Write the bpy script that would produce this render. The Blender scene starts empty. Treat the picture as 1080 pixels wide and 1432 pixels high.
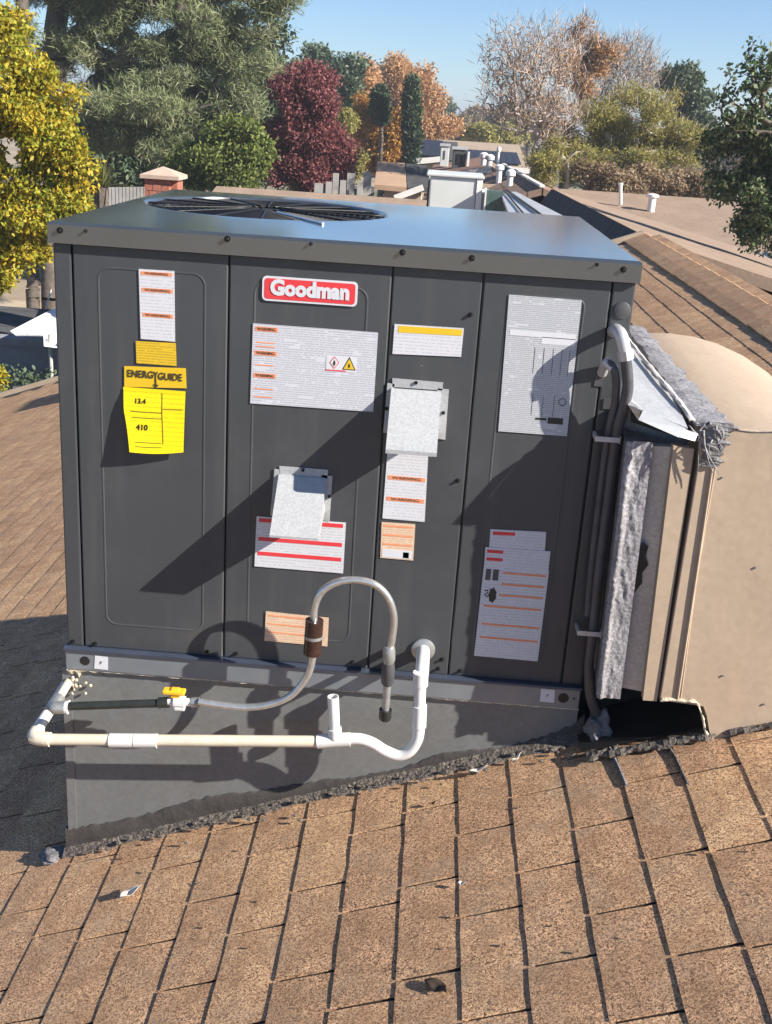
import bpy, bmesh, math, random
from mathutils import noise as mnoise
import numpy as np
from mathutils import Vector, Matrix
random.seed(7); rng = np.random.default_rng(7)
S = bpy.context.scene
COL = S.collection

# ------------------------------------------------------------------ camera, world, sun
F_PX = 1560.574
R = np.array([[0.99680179, 0.07515409, -0.02716731],
              [0.0507005, -0.33196755, 0.94192728],
              [0.06177102, -0.94029219, -0.33471619]])      # rows: world x, y, z seen from the camera
CAM = np.array([0.85522628, -2.50966408, 1.31315863])
cd = bpy.data.cameras.new('camera'); cam = bpy.data.objects.new('camera', cd); COL.objects.link(cam)
cd.sensor_fit = 'VERTICAL'; cd.sensor_height = 36; cd.lens = 36 * F_PX / 1432
cd.clip_start = 0.05; cd.clip_end = 6000
m = Matrix.Identity(4)
for i in range(3):
    m[i][0] = R[i, 0]; m[i][1] = -R[i, 1]; m[i][2] = -R[i, 2]; m[i][3] = CAM[i]
cam.matrix_world = m
S.camera = cam
SUN = Vector((1.0, -0.40, 0.66)).normalized()
w = bpy.data.worlds.new('World'); S.world = w; w.use_nodes = True
nt = w.node_tree
sky = nt.nodes.new('ShaderNodeTexSky'); sky.sky_type = 'NISHITA'; sky.sun_disc = False
sky.sun_elevation = math.asin(SUN.z); sky.sun_rotation = math.atan2(SUN.x, SUN.y)
sky.altitude = 1500; sky.air_density = 1.0; sky.dust_density = 0.0; sky.ozone_density = 6.0
nt.links.new(sky.outputs[0], nt.nodes['Background'].inputs[0])
nt.nodes['Background'].inputs[1].default_value = 0.064
ld = bpy.data.lights.new('sun', 'SUN'); ld.energy = 5.0; ld.angle = math.radians(0.5); ld.color = (1, .93, .82)
lo = bpy.data.objects.new('sun', ld); COL.objects.link(lo); lo.rotation_euler = SUN.to_track_quat('Z', 'Y').to_euler()
lo.location = (5, -5, 10)
vs = S.view_settings; vs.view_transform = 'Standard'; vs.look = 'None'; vs.gamma = 1; vs.use_curve_mapping = False
vs.exposure = 1.20

# ------------------------------------------------------------------ geometry helpers
def P(u, v, y=0.0):            # the point at depth y that the photograph shows at pixel (u, v)
    r = R @ np.array([u - 540, v - 716, F_PX]); k = (y - CAM[1]) / r[1]
    return CAM + k * r
def PZ(u, v, z):
    r = R @ np.array([u - 540, v - 716, F_PX]); k = (z - CAM[2]) / r[2]
    return CAM + k * r
SL = 0.3626; ZR = -0.626                       # our roof plane: z = ZR + SL x
def roofz(x): return ZR + SL * x
def PR(u, v, up=0.0):
    n = np.array([-SL, 0, 1.0]); r = R @ np.array([u - 540, v - 716, F_PX])
    k = (ZR + up - n @ CAM) / (n @ r); return CAM + k * r

def nz(x, y=0.0, z=0.0): return mnoise.noise(Vector((x, y, z)))
def thing(name, label, cat, loc=(0, 0, 0), group=None):
    o = bpy.data.objects.new(name, None); COL.objects.link(o); o.location = loc
    o['label'] = label; o['category'] = cat
    if group: o['group'] = group
    o.empty_display_size = .1
    return o
ORG = {}
def origin(p):
    v = Vector((0, 0, 0))
    while p is not None: v += p.location; p = p.parent
    return v
def mesh(name, verts, faces, mat, parent=None, smooth=False, tags=None):
    me = bpy.data.meshes.new(name)
    o0 = origin(parent)
    me.from_pydata([tuple(Vector(p) - o0) for p in verts], [], faces)
    me.materials.append(mat)
    if smooth:
        me.polygons.foreach_set('use_smooth', [True] * len(me.polygons))
    ob = bpy.data.objects.new(name, me); COL.objects.link(ob); ob.parent = parent
    if tags:
        for k, v in tags.items(): ob[k] = v
    return ob
def bm_obj(name, bm, mat, parent=None, smooth=False, tags=None):
    me = bpy.data.meshes.new(name)
    o0 = origin(parent)
    bmesh.ops.translate(bm, verts=bm.verts, vec=-o0)
    bmesh.ops.recalc_face_normals(bm, faces=bm.faces)
    bm.to_mesh(me); bm.free(); me.materials.append(mat)
    if smooth: me.polygons.foreach_set('use_smooth', [True] * len(me.polygons))
    ob = bpy.data.objects.new(name, me); COL.objects.link(ob); ob.parent = parent
    if tags:
        for k, v in tags.items(): ob[k] = v
    return ob
def add_box(bm, x0, x1, y0, y1, z0, z1, bev=0.0, seg=2):
    vs_ = [bm.verts.new(p) for p in [(x0, y0, z0), (x1, y0, z0), (x1, y1, z0), (x0, y1, z0),
                                     (x0, y0, z1), (x1, y0, z1), (x1, y1, z1), (x0, y1, z1)]]
    fs = [(0, 3, 2, 1), (4, 5, 6, 7), (0, 1, 5, 4), (1, 2, 6, 5), (2, 3, 7, 6), (3, 0, 4, 7)]
    ff = [bm.faces.new([vs_[i] for i in f]) for f in fs]
    if bev:
        ed = {e for f in ff for e in f.edges}
        bmesh.ops.bevel(bm, geom=list(ed), offset=bev, segments=seg, affect='EDGES', profile=.6)
def box(name, x0, x1, y0, y1, z0, z1, mat, parent=None, bev=0.0, tags=None):
    bm = bmesh.new(); add_box(bm, x0, x1, y0, y1, z0, z1, bev)
    return bm_obj(name, bm, mat, parent, False, tags)
def hexa(name, c, mat, parent=None, tags=None):   # 8 corners: bottom ring, top ring
    fs = [(0, 3, 2, 1), (4, 5, 6, 7), (0, 1, 5, 4), (1, 2, 6, 5), (2, 3, 7, 6), (3, 0, 4, 7)]
    bm = bmesh.new(); v = [bm.verts.new(tuple(p)) for p in c]
    for f in fs: bm.faces.new([v[i] for i in f])
    return bm_obj(name, bm, mat, parent, False, tags)
def smooth_path(pts, n=8):
    pts = [np.array(p, float) for p in pts]
    if len(pts) < 3: return pts
    q = [2 * pts[0] - pts[1]] + pts + [2 * pts[-1] - pts[-2]]; out = []
    for i in range(1, len(q) - 2):
        p0, p1, p2, p3 = q[i - 1:i + 3]
        for k in range(n):
            t = k / n
            out.append(.5 * ((2 * p1) + (-p0 + p2) * t + (2 * p0 - 5 * p1 + 4 * p2 - p3) * t * t + (-p0 + 3 * p1 - 3 * p2 + p3) * t ** 3))
    out.append(pts[-1]); return out
def add_tube(bm, path, r, n=14, cap=True):
    path = [Vector(p) for p in path]
    rs = r if hasattr(r, '__len__') else [r] * len(path)
    rings = []; up = None
    for i, p in enumerate(path):
        t = (path[min(i + 1, len(path) - 1)] - path[max(i - 1, 0)]).normalized()
        if up is None:
            up = t.orthogonal().normalized()
        up = (up - t * up.dot(t)).normalized(); b = t.cross(up)
        rings.append([bm.verts.new(p + (up * math.cos(2 * math.pi * k / n) + b * math.sin(2 * math.pi * k / n)) * rs[i]) for k in range(n)])
    for a, b_ in zip(rings, rings[1:]):
        for k in range(n): bm.faces.new((a[k], a[(k + 1) % n], b_[(k + 1) % n], b_[k]))
    if cap:
        bm.faces.new(rings[0][::-1]); bm.faces.new(rings[-1])
def smooth_by_angle(ob, ang=40):
    me = ob.data
    me.polygons.foreach_set('use_smooth', [True] * len(me.polygons))
    bm = bmesh.new(); bm.from_mesh(me)
    for e in bm.edges:
        if len(e.link_faces) == 2 and e.calc_face_angle(0) > math.radians(ang): e.smooth = False
    bm.to_mesh(me); bm.free()
    return ob
def tube(name, path, r, mat, parent=None, n=14, tags=None):
    bm = bmesh.new(); add_tube(bm, path, r, n)
    return smooth_by_angle(bm_obj(name, bm, mat, parent, True, tags))
def add_disc(bm, c, nrm, r, h, n=20):
    c = Vector(c); nrm = Vector(nrm).normalized()
    add_tube(bm, [c, c + nrm * h], r, n)

# ------------------------------------------------------------------ materials
def nodes(name):
    mt = bpy.data.materials.new(name); mt.use_nodes = True
    n = mt.node_tree; b = n.nodes['Principled BSDF']
    return mt, n, b
def N(n, typ, **kw):
    x = n.nodes.new(typ)
    for k, v in kw.items():
        if k in ('operation', 'blend_type', 'data_type', 'noise_dimensions', 'feature', 'attribute_name', 'distance', 'wave_type', 'bands_direction', 'use_clamp', 'interpolation_type'):
            setattr(x, k, v)
        else:
            x.inputs[k].default_value = v
    return x
def noise(n, vec, scale, detail=4, rough=.55):
    x = N(n, 'ShaderNodeTexNoise', Scale=scale, Detail=detail, Roughness=rough); n.links.new(vec, x.inputs['Vector']); return x.outputs[0]
def ramp(n, fac, stops):
    x = n.nodes.new('ShaderNodeValToRGB'); cr = x.color_ramp
    while len(cr.elements) > 1: cr.elements.remove(cr.elements[-1])
    cr.elements[0].position = stops[0][0]; cr.elements[0].color = (*stops[0][1], 1)
    for p, c in stops[1:]:
        e = cr.elements.new(p); e.color = (*c, 1)
    n.links.new(fac, x.inputs[0]); return x.outputs[0]
def mixc(n, fac, a, b, mode='MIX'):
    x = n.nodes.new('ShaderNodeMix'); x.data_type = 'RGBA'; x.blend_type = mode
    for s, v in ((0, fac), (6, a), (7, b)):
        if isinstance(v, (float, int)): x.inputs[s].default_value = v
        elif isinstance(v, tuple): x.inputs[s].default_value = (*v, 1)
        else: n.links.new(v, x.inputs[s])
    return x.outputs[2]
def math_(n, op, a, b=0.0):
    x = n.nodes.new('ShaderNodeMath'); x.operation = op
    for i, v in ((0, a), (1, b)):
        if isinstance(v, (float, int)): x.inputs[i].default_value = v
        else: n.links.new(v, x.inputs[i])
    return x.outputs[0]
def pos(n):
    g = n.nodes.new('ShaderNodeNewGeometry'); return g.outputs['Position']
def bump(n, b, h, strength, dist):
    x = N(n, 'ShaderNodeBump', Strength=strength, Distance=dist); n.links.new(h, x.inputs['Height']); n.links.new(x.outputs[0], b.inputs['Normal'])
def surf(name, c1, c2, scale=8, rough=.6, metal=0, fine=.0, fscale=300, bmp=0, bscale=60, bdist=.002, rvar=.0, spec=None, coat=0):
    mt, n, b = nodes(name); p = pos(n)
    f = noise(n, p, scale, 5, .6)
    c = ramp(n, f, [(.3, c1), (.7, c2)])
    if fine:
        g = noise(n, p, fscale, 2)
        c = mixc(n, fine, c, ramp(n, g, [(.35, (0, 0, 0)), (.65, (1, 1, 1))]), 'OVERLAY')
    n.links.new(c, b.inputs['Base Color'])
    b.inputs['Roughness'].default_value = rough; b.inputs['Metallic'].default_value = metal
    if spec is not None: b.inputs['Specular IOR Level'].default_value = spec
    if coat: b.inputs['Coat Weight'].default_value = coat; b.inputs['Coat Roughness'].default_value = .15
    if rvar:
        rr = math_(n, 'ADD', math_(n, 'MULTIPLY', noise(n, p, scale * 1.7, 4), rvar * 2), rough - rvar)
        n.links.new(rr, b.inputs['Roughness'])
    if bmp: bump(n, b, noise(n, p, bscale, 4), bmp, bdist)
    return mt

def add_wear(mt):
    n = mt.node_tree; b = n.nodes['Principled BSDF']; p = pos(n)
    src = b.inputs['Base Color'].links[0].from_socket
    mp = N(n, 'ShaderNodeMapping'); mp.inputs['Scale'].default_value = (22, 22, .9); n.links.new(p, mp.inputs[0])
    st = ramp(n, noise(n, mp.outputs[0], 1, 5, .6), [(.52, (0, 0, 0)), (.80, (.12, .12, .12))])
    c = mixc(n, st, src, (.20, .19, .175))
    dust = ramp(n, noise(n, p, 5, 6, .65), [(.52, (0, 0, 0)), (.82, (.14, .14, .14))])
    c = mixc(n, dust, c, (.21, .19, .165))
    mp2 = N(n, 'ShaderNodeMapping'); mp2.inputs['Scale'].default_value = (30, 30, 90); mp2.inputs['Rotation'].default_value = (0, .5, 0); n.links.new(p, mp2.inputs[0])
    sc = ramp(n, noise(n, mp2.outputs[0], .8, 3, .5), [(.735, (0, 0, 0)), (.77, (.35, .35, .35))])
    c = mixc(n, sc, c, (.30, .30, .30))
    n.links.new(c, b.inputs['Base Color'])
def shingle_mat(name, tint=(1, 1, 1), dark=1.0):
    mt, n, b = nodes(name); p = pos(n)
    v = N(n, 'ShaderNodeTexVoronoi', Scale=340); n.links.new(p, v.inputs['Vector'])
    sep = n.nodes.new('ShaderNodeSeparateColor'); n.links.new(v.outputs['Color'], sep.inputs[0])
    t = lambda c: tuple(x * y * dark for x, y in zip(c, tint))
    gran = ramp(n, sep.outputs[0], [(0, t((.05, .035, .027))), (.20, t((.17, .115, .085))), (.45, t((.32, .225, .155))), (.75, t((.41, .295, .20))), (1, t((.56, .42, .30)))])
    blot = ramp(n, noise(n, p, 13, 5, .65), [(.34, (0, 0, 0)), (.62, (1, 1, 1))])
    c = mixc(n, math_(n, 'MULTIPLY', blot, .85), gran, mixc(n, .5, gran, t((.20, .13, .085))))
    big = noise(n, p, 1.6, 4)
    c = mixc(n, .3, c, ramp(n, big, [(.3, (.30, .29, .28)), (.7, (.66, .64, .60))]), 'OVERLAY')
    at = N(n, 'ShaderNodeAttribute', attribute_name='tone')
    c = mixc(n, .55, c, ramp(n, at.outputs['Fac'], [(0, (.38, .38, .38)), (.5, (.5, .49, .48)), (1, (.64, .62, .58))]), 'OVERLAY')
    sm_ = ramp(n, noise(n, p, 6.5, 5, .6), [(.44, (0, 0, 0)), (.66, (.50, .50, .50))])
    c = mixc(n, sm_, c, mixc(n, .5, c, t((.13, .075, .05))))
    gy = ramp(n, noise(n, p, 10, 4, .6), [(.50, (0, 0, 0)), (.72, (.40, .40, .40))])
    c = mixc(n, gy, c, t((.21, .185, .15)))
    # mineral loss and soot stains
    st = noise(n, p, 17, 6, .7)
    c = mixc(n, ramp(n, st, [(.62, (0, 0, 0)), (.80, (.28, .28, .28))]), c, t((.16, .105, .08)))
    n.links.new(c, b.inputs['Base Color']); b.inputs['Roughness'].default_value = .95
    b.inputs['Specular IOR Level'].default_value = .2
    h = math_(n, 'ADD', math_(n, 'MULTIPLY', sep.outputs[1], .5), noise(n, p, 420, 3))
    bump(n, b, h, .55, .0016)
    return mt
MAT = {}
MAT['shingle'] = shingle_mat('shingle', (1.60, 1.43, 1.25))
MAT['deck'] = surf('deck', (.02, .018, .016), (.035, .03, .025), 20, .95)
MAT['unit'] = surf('unit_paint', (.044, .048, .054), (.055, .060, .067), 3.0, .42, 0, .10, 500, .12, 900, .0004, .05)
MAT['lid'] = surf('lid_paint', (.040, .047, .053), (.050, .058, .064), 4, .17, 0, .06, 300, 0.04, 6, .003, .04, spec=1.0, coat=1.0)
MAT['lid'].node_tree.nodes['Principled BSDF'].inputs['Coat IOR'].default_value = 1.75
MAT['lid'].node_tree.nodes['Principled BSDF'].inputs['Coat Roughness'].default_value = .12
MAT['rail'] = surf('rail_metal', (.19, .215, .245), (.25, .275, .305), 5, .38, .4, .03, 200, .05, 60, .001, .1)
MAT['black'] = surf('black_plastic', (.008, .008, .009), (.014, .014, .016), 20, .5)
add_wear(MAT['unit']); add_wear(MAT['rail'])
MAT['screw'] = surf('screw_black', (.01, .01, .012), (.03, .03, .03), 200, .35, .6)
def galv(name, lo, hi, rough, metal, vs_=170, sp_=.3):
    mt, n, b = nodes(name); p = pos(n)
    v = N(n, 'ShaderNodeTexVoronoi', Scale=vs_); n.links.new(p, v.inputs['Vector'])
    sep = n.nodes.new('ShaderNodeSeparateColor'); n.links.new(v.outputs['Color'], sep.inputs[0])
    f = math_(n, 'ADD', math_(n, 'MULTIPLY', sep.outputs[0], sp_), math_(n, 'MULTIPLY', noise(n, p, 4, 6), 1.1 - sp_))
    n.links.new(ramp(n, f, [(.3, lo), (.8, hi)]), b.inputs['Base Color'])
    n.links.new(math_(n, 'ADD', math_(n, 'MULTIPLY', sep.outputs[1], .2), rough - .1), b.inputs['Roughness'])
    b.inputs['Metallic'].default_value = metal
    bump(n, b, noise(n, p, 12, 3), .15, .004)
    return mt
MAT['galv'] = galv('galvanised_curb', (.145, .152, .156), (.20, .21, .214), .5, .25, 110, .22)
MAT['galv_bright'] = galv('galvanised_bright', (.34, .35, .365), (.42, .43, .445), .5, .1, 330, .8)
MAT['galv_duct'] = galv('galvanised_duct', (.45, .45, .45), (.66, .66, .66), .38, .3)
add_wear(MAT['galv'])
MAT['tan'] = surf('tan_paint', (.385, .295, .212), (.43, .335, .25), 1.6, .62, 0, .04, 60, .3, 3.5, .02, .06)
MAT['mastic'] = surf('grey_mastic', (.10, .095, .10), (.20, .195, .205), 28, .7, 0, .3, 150, .9, 70, .006)
MAT['mastic_light'] = surf('pale_mastic', (.18, .175, .185), (.30, .29, .31), 20, .6, 0, .25, 150, .6, 110, .005)
MAT['tar'] = surf('tar_band', (.034, .030, .029), (.060, .053, .050), 14, .75, 0, .2, 200, .5, 50, .004)
MAT['tar_grit'] = surf('gritty_tar', (.06, .052, .046), (.16, .135, .115), 40, .9, 0, .5, 260, 1, 120, .006)
MAT['foam'] = surf('cream_caulk', (.42, .36, .27), (.66, .60, .48), 60, .8, 0, .3, 200, .8, 90, .004)
MAT['pvc'] = surf('white_pvc', (.62, .62, .62), (.70, .70, .69), 8, .35, 0, .05, 100)
MAT['pvc_aged'] = surf('cream_pvc', (.60, .53, .42), (.68, .61, .50), 6, .42, 0, .05, 100)
MAT['hose'] = surf('coated_hose', (.50, .50, .49), (.66, .66, .65), 60, .26, .75)
MAT['steel'] = surf('pipe_steel', (.28, .29, .29), (.45, .46, .46), 30, .4, .6)
MAT['black_pipe'] = surf('black_pipe', (.012, .014, .013), (.03, .034, .03), 30, .45)
MAT['yellow'] = surf('valve_yellow', (.80, .42, .02), (.88, .52, .04), 20, .4)
MAT['sleeve'] = surf('brown_sleeve', (.022, .012, .010), (.05, .026, .02), 50, .22)
add_wear(MAT['tan']); add_wear(MAT['pvc']); add_wear(MAT['pvc_aged'])
MAT['conduit'] = surf('grey_conduit', (.05, .05, .057), (.085, .085, .095), 20, .4)
MAT['conduit_pale'] = surf('pale_fitting', (.45, .44, .45), (.62, .6, .6), 20, .4, .3)
MAT['fan_dark'] = surf('fan_dark', (.006, .008, .012), (.012, .015, .02), 5, .4)
MAT['glint'] = surf('painted_wire_glint', (.6, .62, .65), (.7, .72, .74), 5, .3, .7)  # pale colour paints in the reflection along one grille spoke
MAT['white'] = surf('white_print', (.56, .57, .61), (.62, .63, .67), 8, .45)
MAT['red'] = surf('red_print', (.62, .035, .045), (.66, .05, .06), 8, .4)
MAT['ybright'] = surf('yellow_print', (.72, .56, .0), (.75, .60, .01), 8, .5)
MAT['ydeep'] = surf('deep_yellow_print', (.66, .42, .01), (.68, .46, .02), 8, .5)
MAT['ink'] = surf('ink', (.02, .018, .015), (.035, .03, .025), 8, .6)
MAT['orange'] = surf('orange_print', (.72, .24, .11), (.76, .30, .15), 40, .5)
def fineprint(name, bg, ink, pitch=.0052, cell=.0016, thr=.42, amt=.55, axis=True, fill=.55):
    mt, n, b = nodes(name); p = pos(n)
    s = n.nodes.new('ShaderNodeSeparateXYZ'); n.links.new(p, s.inputs[0])
    zz = math_(n, 'DIVIDE', s.outputs[2], pitch); xx = math_(n, 'DIVIDE', s.outputs[0], cell)
    row = math_(n, 'FLOOR', zz); inrow = math_(n, 'LESS_THAN', math_(n, 'FRACT', math_(n, 'ADD', zz, 50)), fill)
    cb = n.nodes.new('ShaderNodeCombineXYZ'); n.links.new(math_(n, 'MULTIPLY', xx, .35), cb.inputs[0]); n.links.new(math_(n, 'MULTIPLY', row, 3.7), cb.inputs[1])
    g1 = noise(n, cb.outputs[0], 1.3, 2, .8)
    cb2 = n.nodes.new('ShaderNodeCombineXYZ'); n.links.new(math_(n, 'MULTIPLY', xx, .025), cb2.inputs[0]); n.links.new(math_(n, 'MULTIPLY', row, .33), cb2.inputs[1])
    g2 = noise(n, cb2.outputs[0], 1.0, 2, .5)
    f = math_(n, 'MULTIPLY', math_(n, 'GREATER_THAN', g1, thr), inrow)
    f = math_(n, 'MULTIPLY', f, math_(n, 'GREATER_THAN', g2, .36))
    f = math_(n, 'MULTIPLY', f, amt)
    n.links.new(mixc(n, f, bg, ink), b.inputs['Base Color']); b.inputs['Roughness'].default_value = .5
    return mt
MAT['print'] = fineprint('small_print', (.56, .57, .62), (.13, .13, .17), amt=.38)
MAT['print_dense'] = fineprint('dense_print', (.50, .52, .56), (.08, .085, .11), .0044, .0014, .40, .42, True, .6)
MAT['print_cream'] = fineprint('cream_print', (.66, .50, .36), (.35, .14, .08), .0058, .0016, .45, .4)
MAT['print_white'] = fineprint('white_small_print', (.58, .59, .63), (.2, .2, .24), .0075, .002, .48, .3, True, .4)
MAT['print_yellow'] = fineprint('yellow_small_print', (.66, .44, .02), (.25, .17, .02), .006, .0018, .42, .45)
MAT['print_bright'] = fineprint('bright_small_print', (.74, .58, .0), (.25, .2, .0), .011, .0018, .46, .4, True, .25)
MAT['brick'] = surf('red_brick', (.30, .10, .065), (.38, .15, .10), 6, .85, 0, .2, 30)
MAT['capstone'] = surf('chimney_cap', (.42, .30, .24), (.5, .38, .30), 6, .85)
MAT['stucco'] = surf('stucco', (.40, .33, .26), (.48, .40, .32), 4, .9, 0, .1, 90, .4, 80, .004)
MAT['fascia'] = surf('white_fascia', (.66, .64, .60), (.74, .72, .68), 5, .6)
MAT['rake'] = surf('tan_rake', (.36, .28, .20), (.44, .35, .26), 5, .6)
MAT['fence'] = surf('pale_fence', (.36, .34, .32), (.48, .46, .44), 4, .8)
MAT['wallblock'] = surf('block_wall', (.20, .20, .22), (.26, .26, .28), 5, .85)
MAT['ac_grey'] = surf('cooler_grey', (.50, .52, .51), (.58, .60, .59), 3, .5)
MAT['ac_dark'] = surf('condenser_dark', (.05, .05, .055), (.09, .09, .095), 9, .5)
MAT['vent_white'] = surf('vent_white', (.70, .68, .66), (.78, .77, .75), 8, .5)
MAT['panel_solar'] = surf('solar_glass', (.012, .016, .03), (.02, .026, .045), 5, .6, 0)
MAT['tarp'] = surf('white_canopy', (.76, .77, .79), (.82, .83, .85), 3, .6, 0, 0, 1, .5, 5, .03)
MAT['leaf_dry'] = surf('dry_leaf', (.10, .055, .03), (.20, .12, .06), 60, .7)
MAT['paper'] = surf('paper_scrap', (.55, .50, .42), (.72, .68, .60), 60, .8)
MAT['teal'] = surf('tinted_glass', (.05, .08, .08), (.10, .15, .14), 14, .2)
def far_roof(name, c1, c2, pitch, axis, step=.5):
    mt, n, b = nodes(name); p = pos(n)
    s = n.nodes.new('ShaderNodeSeparateXYZ'); n.links.new(p, s.inputs[0])
    a = math_(n, 'FRACT', math_(n, 'ADD', math_(n, 'DIVIDE', s.outputs[axis], pitch), 500))
    line = math_(n, 'LESS_THAN', a, .10)
    c = ramp(n, noise(n, p, 2.2, 6, .65), [(.3, c1), (.7, c2)])
    c = mixc(n, .35, c, ramp(n, noise(n, p, 24, 3), [(.3, (.3, .3, .3)), (.7, (.7, .7, .7))]), 'OVERLAY')
    c = mixc(n, math_(n, 'MULTIPLY', line, step), c, tuple(x * .25 for x in c1))
    n.links.new(c, b.inputs['Base Color']); b.inputs['Roughness'].default_value = .95; b.inputs['Specular IOR Level'].default_value = .2
    return mt
MAT['roof_pink'] = far_roof('pinkish_shingles', (.24, .175, .13), (.31, .23, .175), .13, 1, .25)
MAT['roof_brown'] = far_roof('brown_shingles', (.20, .135, .10), (.29, .20, .15), .26, 0, .75)
MAT['roof_red'] = far_roof('red_brown_shingles', (.22, .13, .095), (.28, .17, .13), .14, 1, .2)
MAT['roof_tan'] = far_roof('tan_shingles', (.30, .23, .17), (.38, .30, .23), .14, 1, .2)
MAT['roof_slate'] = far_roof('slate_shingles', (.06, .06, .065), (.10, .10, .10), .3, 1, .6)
def leafmat(name, cols, rough=.55, trans=.35):
    mt, n, b = nodes(name)
    at = N(n, 'ShaderNodeAttribute', attribute_name='rnd')
    k = len(cols); c = ramp(n, at.outputs['Fac'], [(i / (k - 1), q) for i, q in enumerate(cols)])
    c = mixc(n, .35, c, ramp(n, noise(n, pos(n), .9, 4), [(.3, (.33, .33, .33)), (.7, (.68, .68, .68))]), 'OVERLAY')
    n.links.new(c, b.inputs['Base Color']); b.inputs['Roughness'].default_value = rough; b.inputs['Specular IOR Level'].default_value = .25
    t = n.nodes.new('ShaderNodeBsdfTranslucent'); n.links.new(c, t.inputs[0])
    mx = n.nodes.new('ShaderNodeMixShader'); mx.inputs[0].default_value = trans
    n.links.new(b.outputs[0], mx.inputs[1]); n.links.new(t.outputs[0], mx.inputs[2])
    n.links.new(mx.outputs[0], n.nodes['Material Output'].inputs[0])
    return mt
MAT['l_yellow'] = leafmat('leaf_yellow', [(.09, .14, .025), (.22, .26, .03), (.40, .35, .04), (.50, .34, .03), (.26, .29, .05)])
MAT['l_pine'] = leafmat('pine_needles', [(.109, .145, .058), (.174, .210, .094), (.246, .261, .145), (.304, .275, .174)], .6, .2)
MAT['l_green'] = leafmat('leaf_green', [(.075, .10, .03), (.15, .19, .05), (.26, .27, .07)])
MAT['l_red'] = leafmat('leaf_crimson', [(.15, .045, .055), (.24, .08, .085), (.30, .13, .12)])
MAT['l_dark'] = leafmat('leaf_dark_green', [(.045, .075, .045), (.083, .120, .068), (.135, .165, .090)], .5, .2)
MAT['l_orange'] = leafmat('leaf_orange', [(.34, .15, .03), (.46, .24, .05), (.52, .32, .09)])
MAT['l_peach'] = leafmat('leaf_peach', [(.396, .198, .088), (.506, .297, .143), (.462, .341, .209)])
MAT['l_cypress'] = leafmat('cypress_scales', [(.026, .046, .026), (.046, .072, .036), (.078, .098, .046)], .6, .1)
MAT['l_olive'] = leafmat('leaf_olive_yellow', [(.168, .168, .060), (.312, .288, .084), (.456, .384, .108)])
MAT['l_twig'] = leafmat('pale_twigs', [(.20, .16, .14), (.36, .31, .28), (.46, .41, .38)], .8, 0)
MAT['l_brown'] = leafmat('leaf_dull_brown', [(.22, .16, .10), (.34, .25, .16), (.42, .33, .22)])
MAT['l_right'] = leafmat('leaf_deep_green', [(.034, .063, .023), (.057, .098, .034), (.103, .138, .057), (.299, .299, .161)], .45, .2)
MAT['l_far'] = leafmat('leaf_far_mixed', [(.138, .127, .081), (.230, .184, .115), (.322, .218, .138)])
MAT['bark'] = surf('bark', (.07, .055, .045), (.14, .115, .095), 9, .9, 0, .2, 40)
MAT['bark_pale'] = surf('pale_bark', (.24, .20, .17), (.42, .37, .32), 7, .85, 0, .2, 40)
MAT['bark_grey'] = surf('grey_twigs', (.28, .23, .20), (.44, .38, .34), 7, .85)

# ------------------------------------------------------------------ ground
GZ = -3.8
mt, n, b = nodes('desert_ground'); p = pos(n)
c = ramp(n, noise(n, p, .16, 6, .6), [(.35, (.25, .19, .13)), (.6, (.33, .26, .18))])
c = mixc(n, ramp(n, noise(n, p, .05, 4), [(.52, (0, 0, 0)), (.58, (1, 1, 1))]), c, (.10, .11, .05))
c = mixc(n, .3, c, ramp(n, noise(n, p, 6, 5), [(.3, (.3, .3, .3)), (.7, (.7, .7, .7))]), 'OVERLAY')
n.links.new(c, b.inputs['Base Color']); b.inputs['Roughness'].default_value = .95
g = mesh('ground', [(-3000, -3000, GZ), (3000, -3000, GZ), (3000, 3000, GZ), (-3000, 3000, GZ)], [(0, 1, 2, 3)], mt)
g['kind'] = 'structure'

# ------------------------------------------------------------------ our house and its shingled roof
XL, XRG, YN, YF = -4.85, 2.80, -4.6, 8.36
YFL = 10.3                                         # far rake on the left
house = thing('house', 'house in front with the worn tan shingle roof that carries the dark unit', 'house', (0, 0, GZ))
# walls
box('wall', -4.4, 8.4, -4.3, 7.9, GZ, -2.2, MAT['stucco'], house)
def plane_pt(x, y, h=0): # h above roof plane along normal
    nx = Vector((-SL, 0, 1)).normalized(); return Vector((x, y, roofz(x))) + nx * h
bm = bmesh.new()
def deck_poly(x0, x1, y0, y1):
    a = [plane_pt(x0, y0, -.002), plane_pt(x1, y0, -.002), plane_pt(x1, y1, -.002), plane_pt(x0, y1, -.002)]
    lo_ = [q + Vector((0, 0, -.09)) for q in a]
    v = [bm.verts.new(q) for q in a + lo_]
    for f in [(0, 1, 2, 3), (7, 6, 5, 4), (4, 5, 1, 0), (5, 6, 2, 1), (6, 7, 3, 2), (7, 4, 0, 3)]: bm.faces.new([v[i] for i in f])
deck_poly(XL, 1.0, YN, YFL); deck_poly(1.0, XRG, YN, YF)
roof = bm_obj('roof', bm, MAT['deck'], house)
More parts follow.
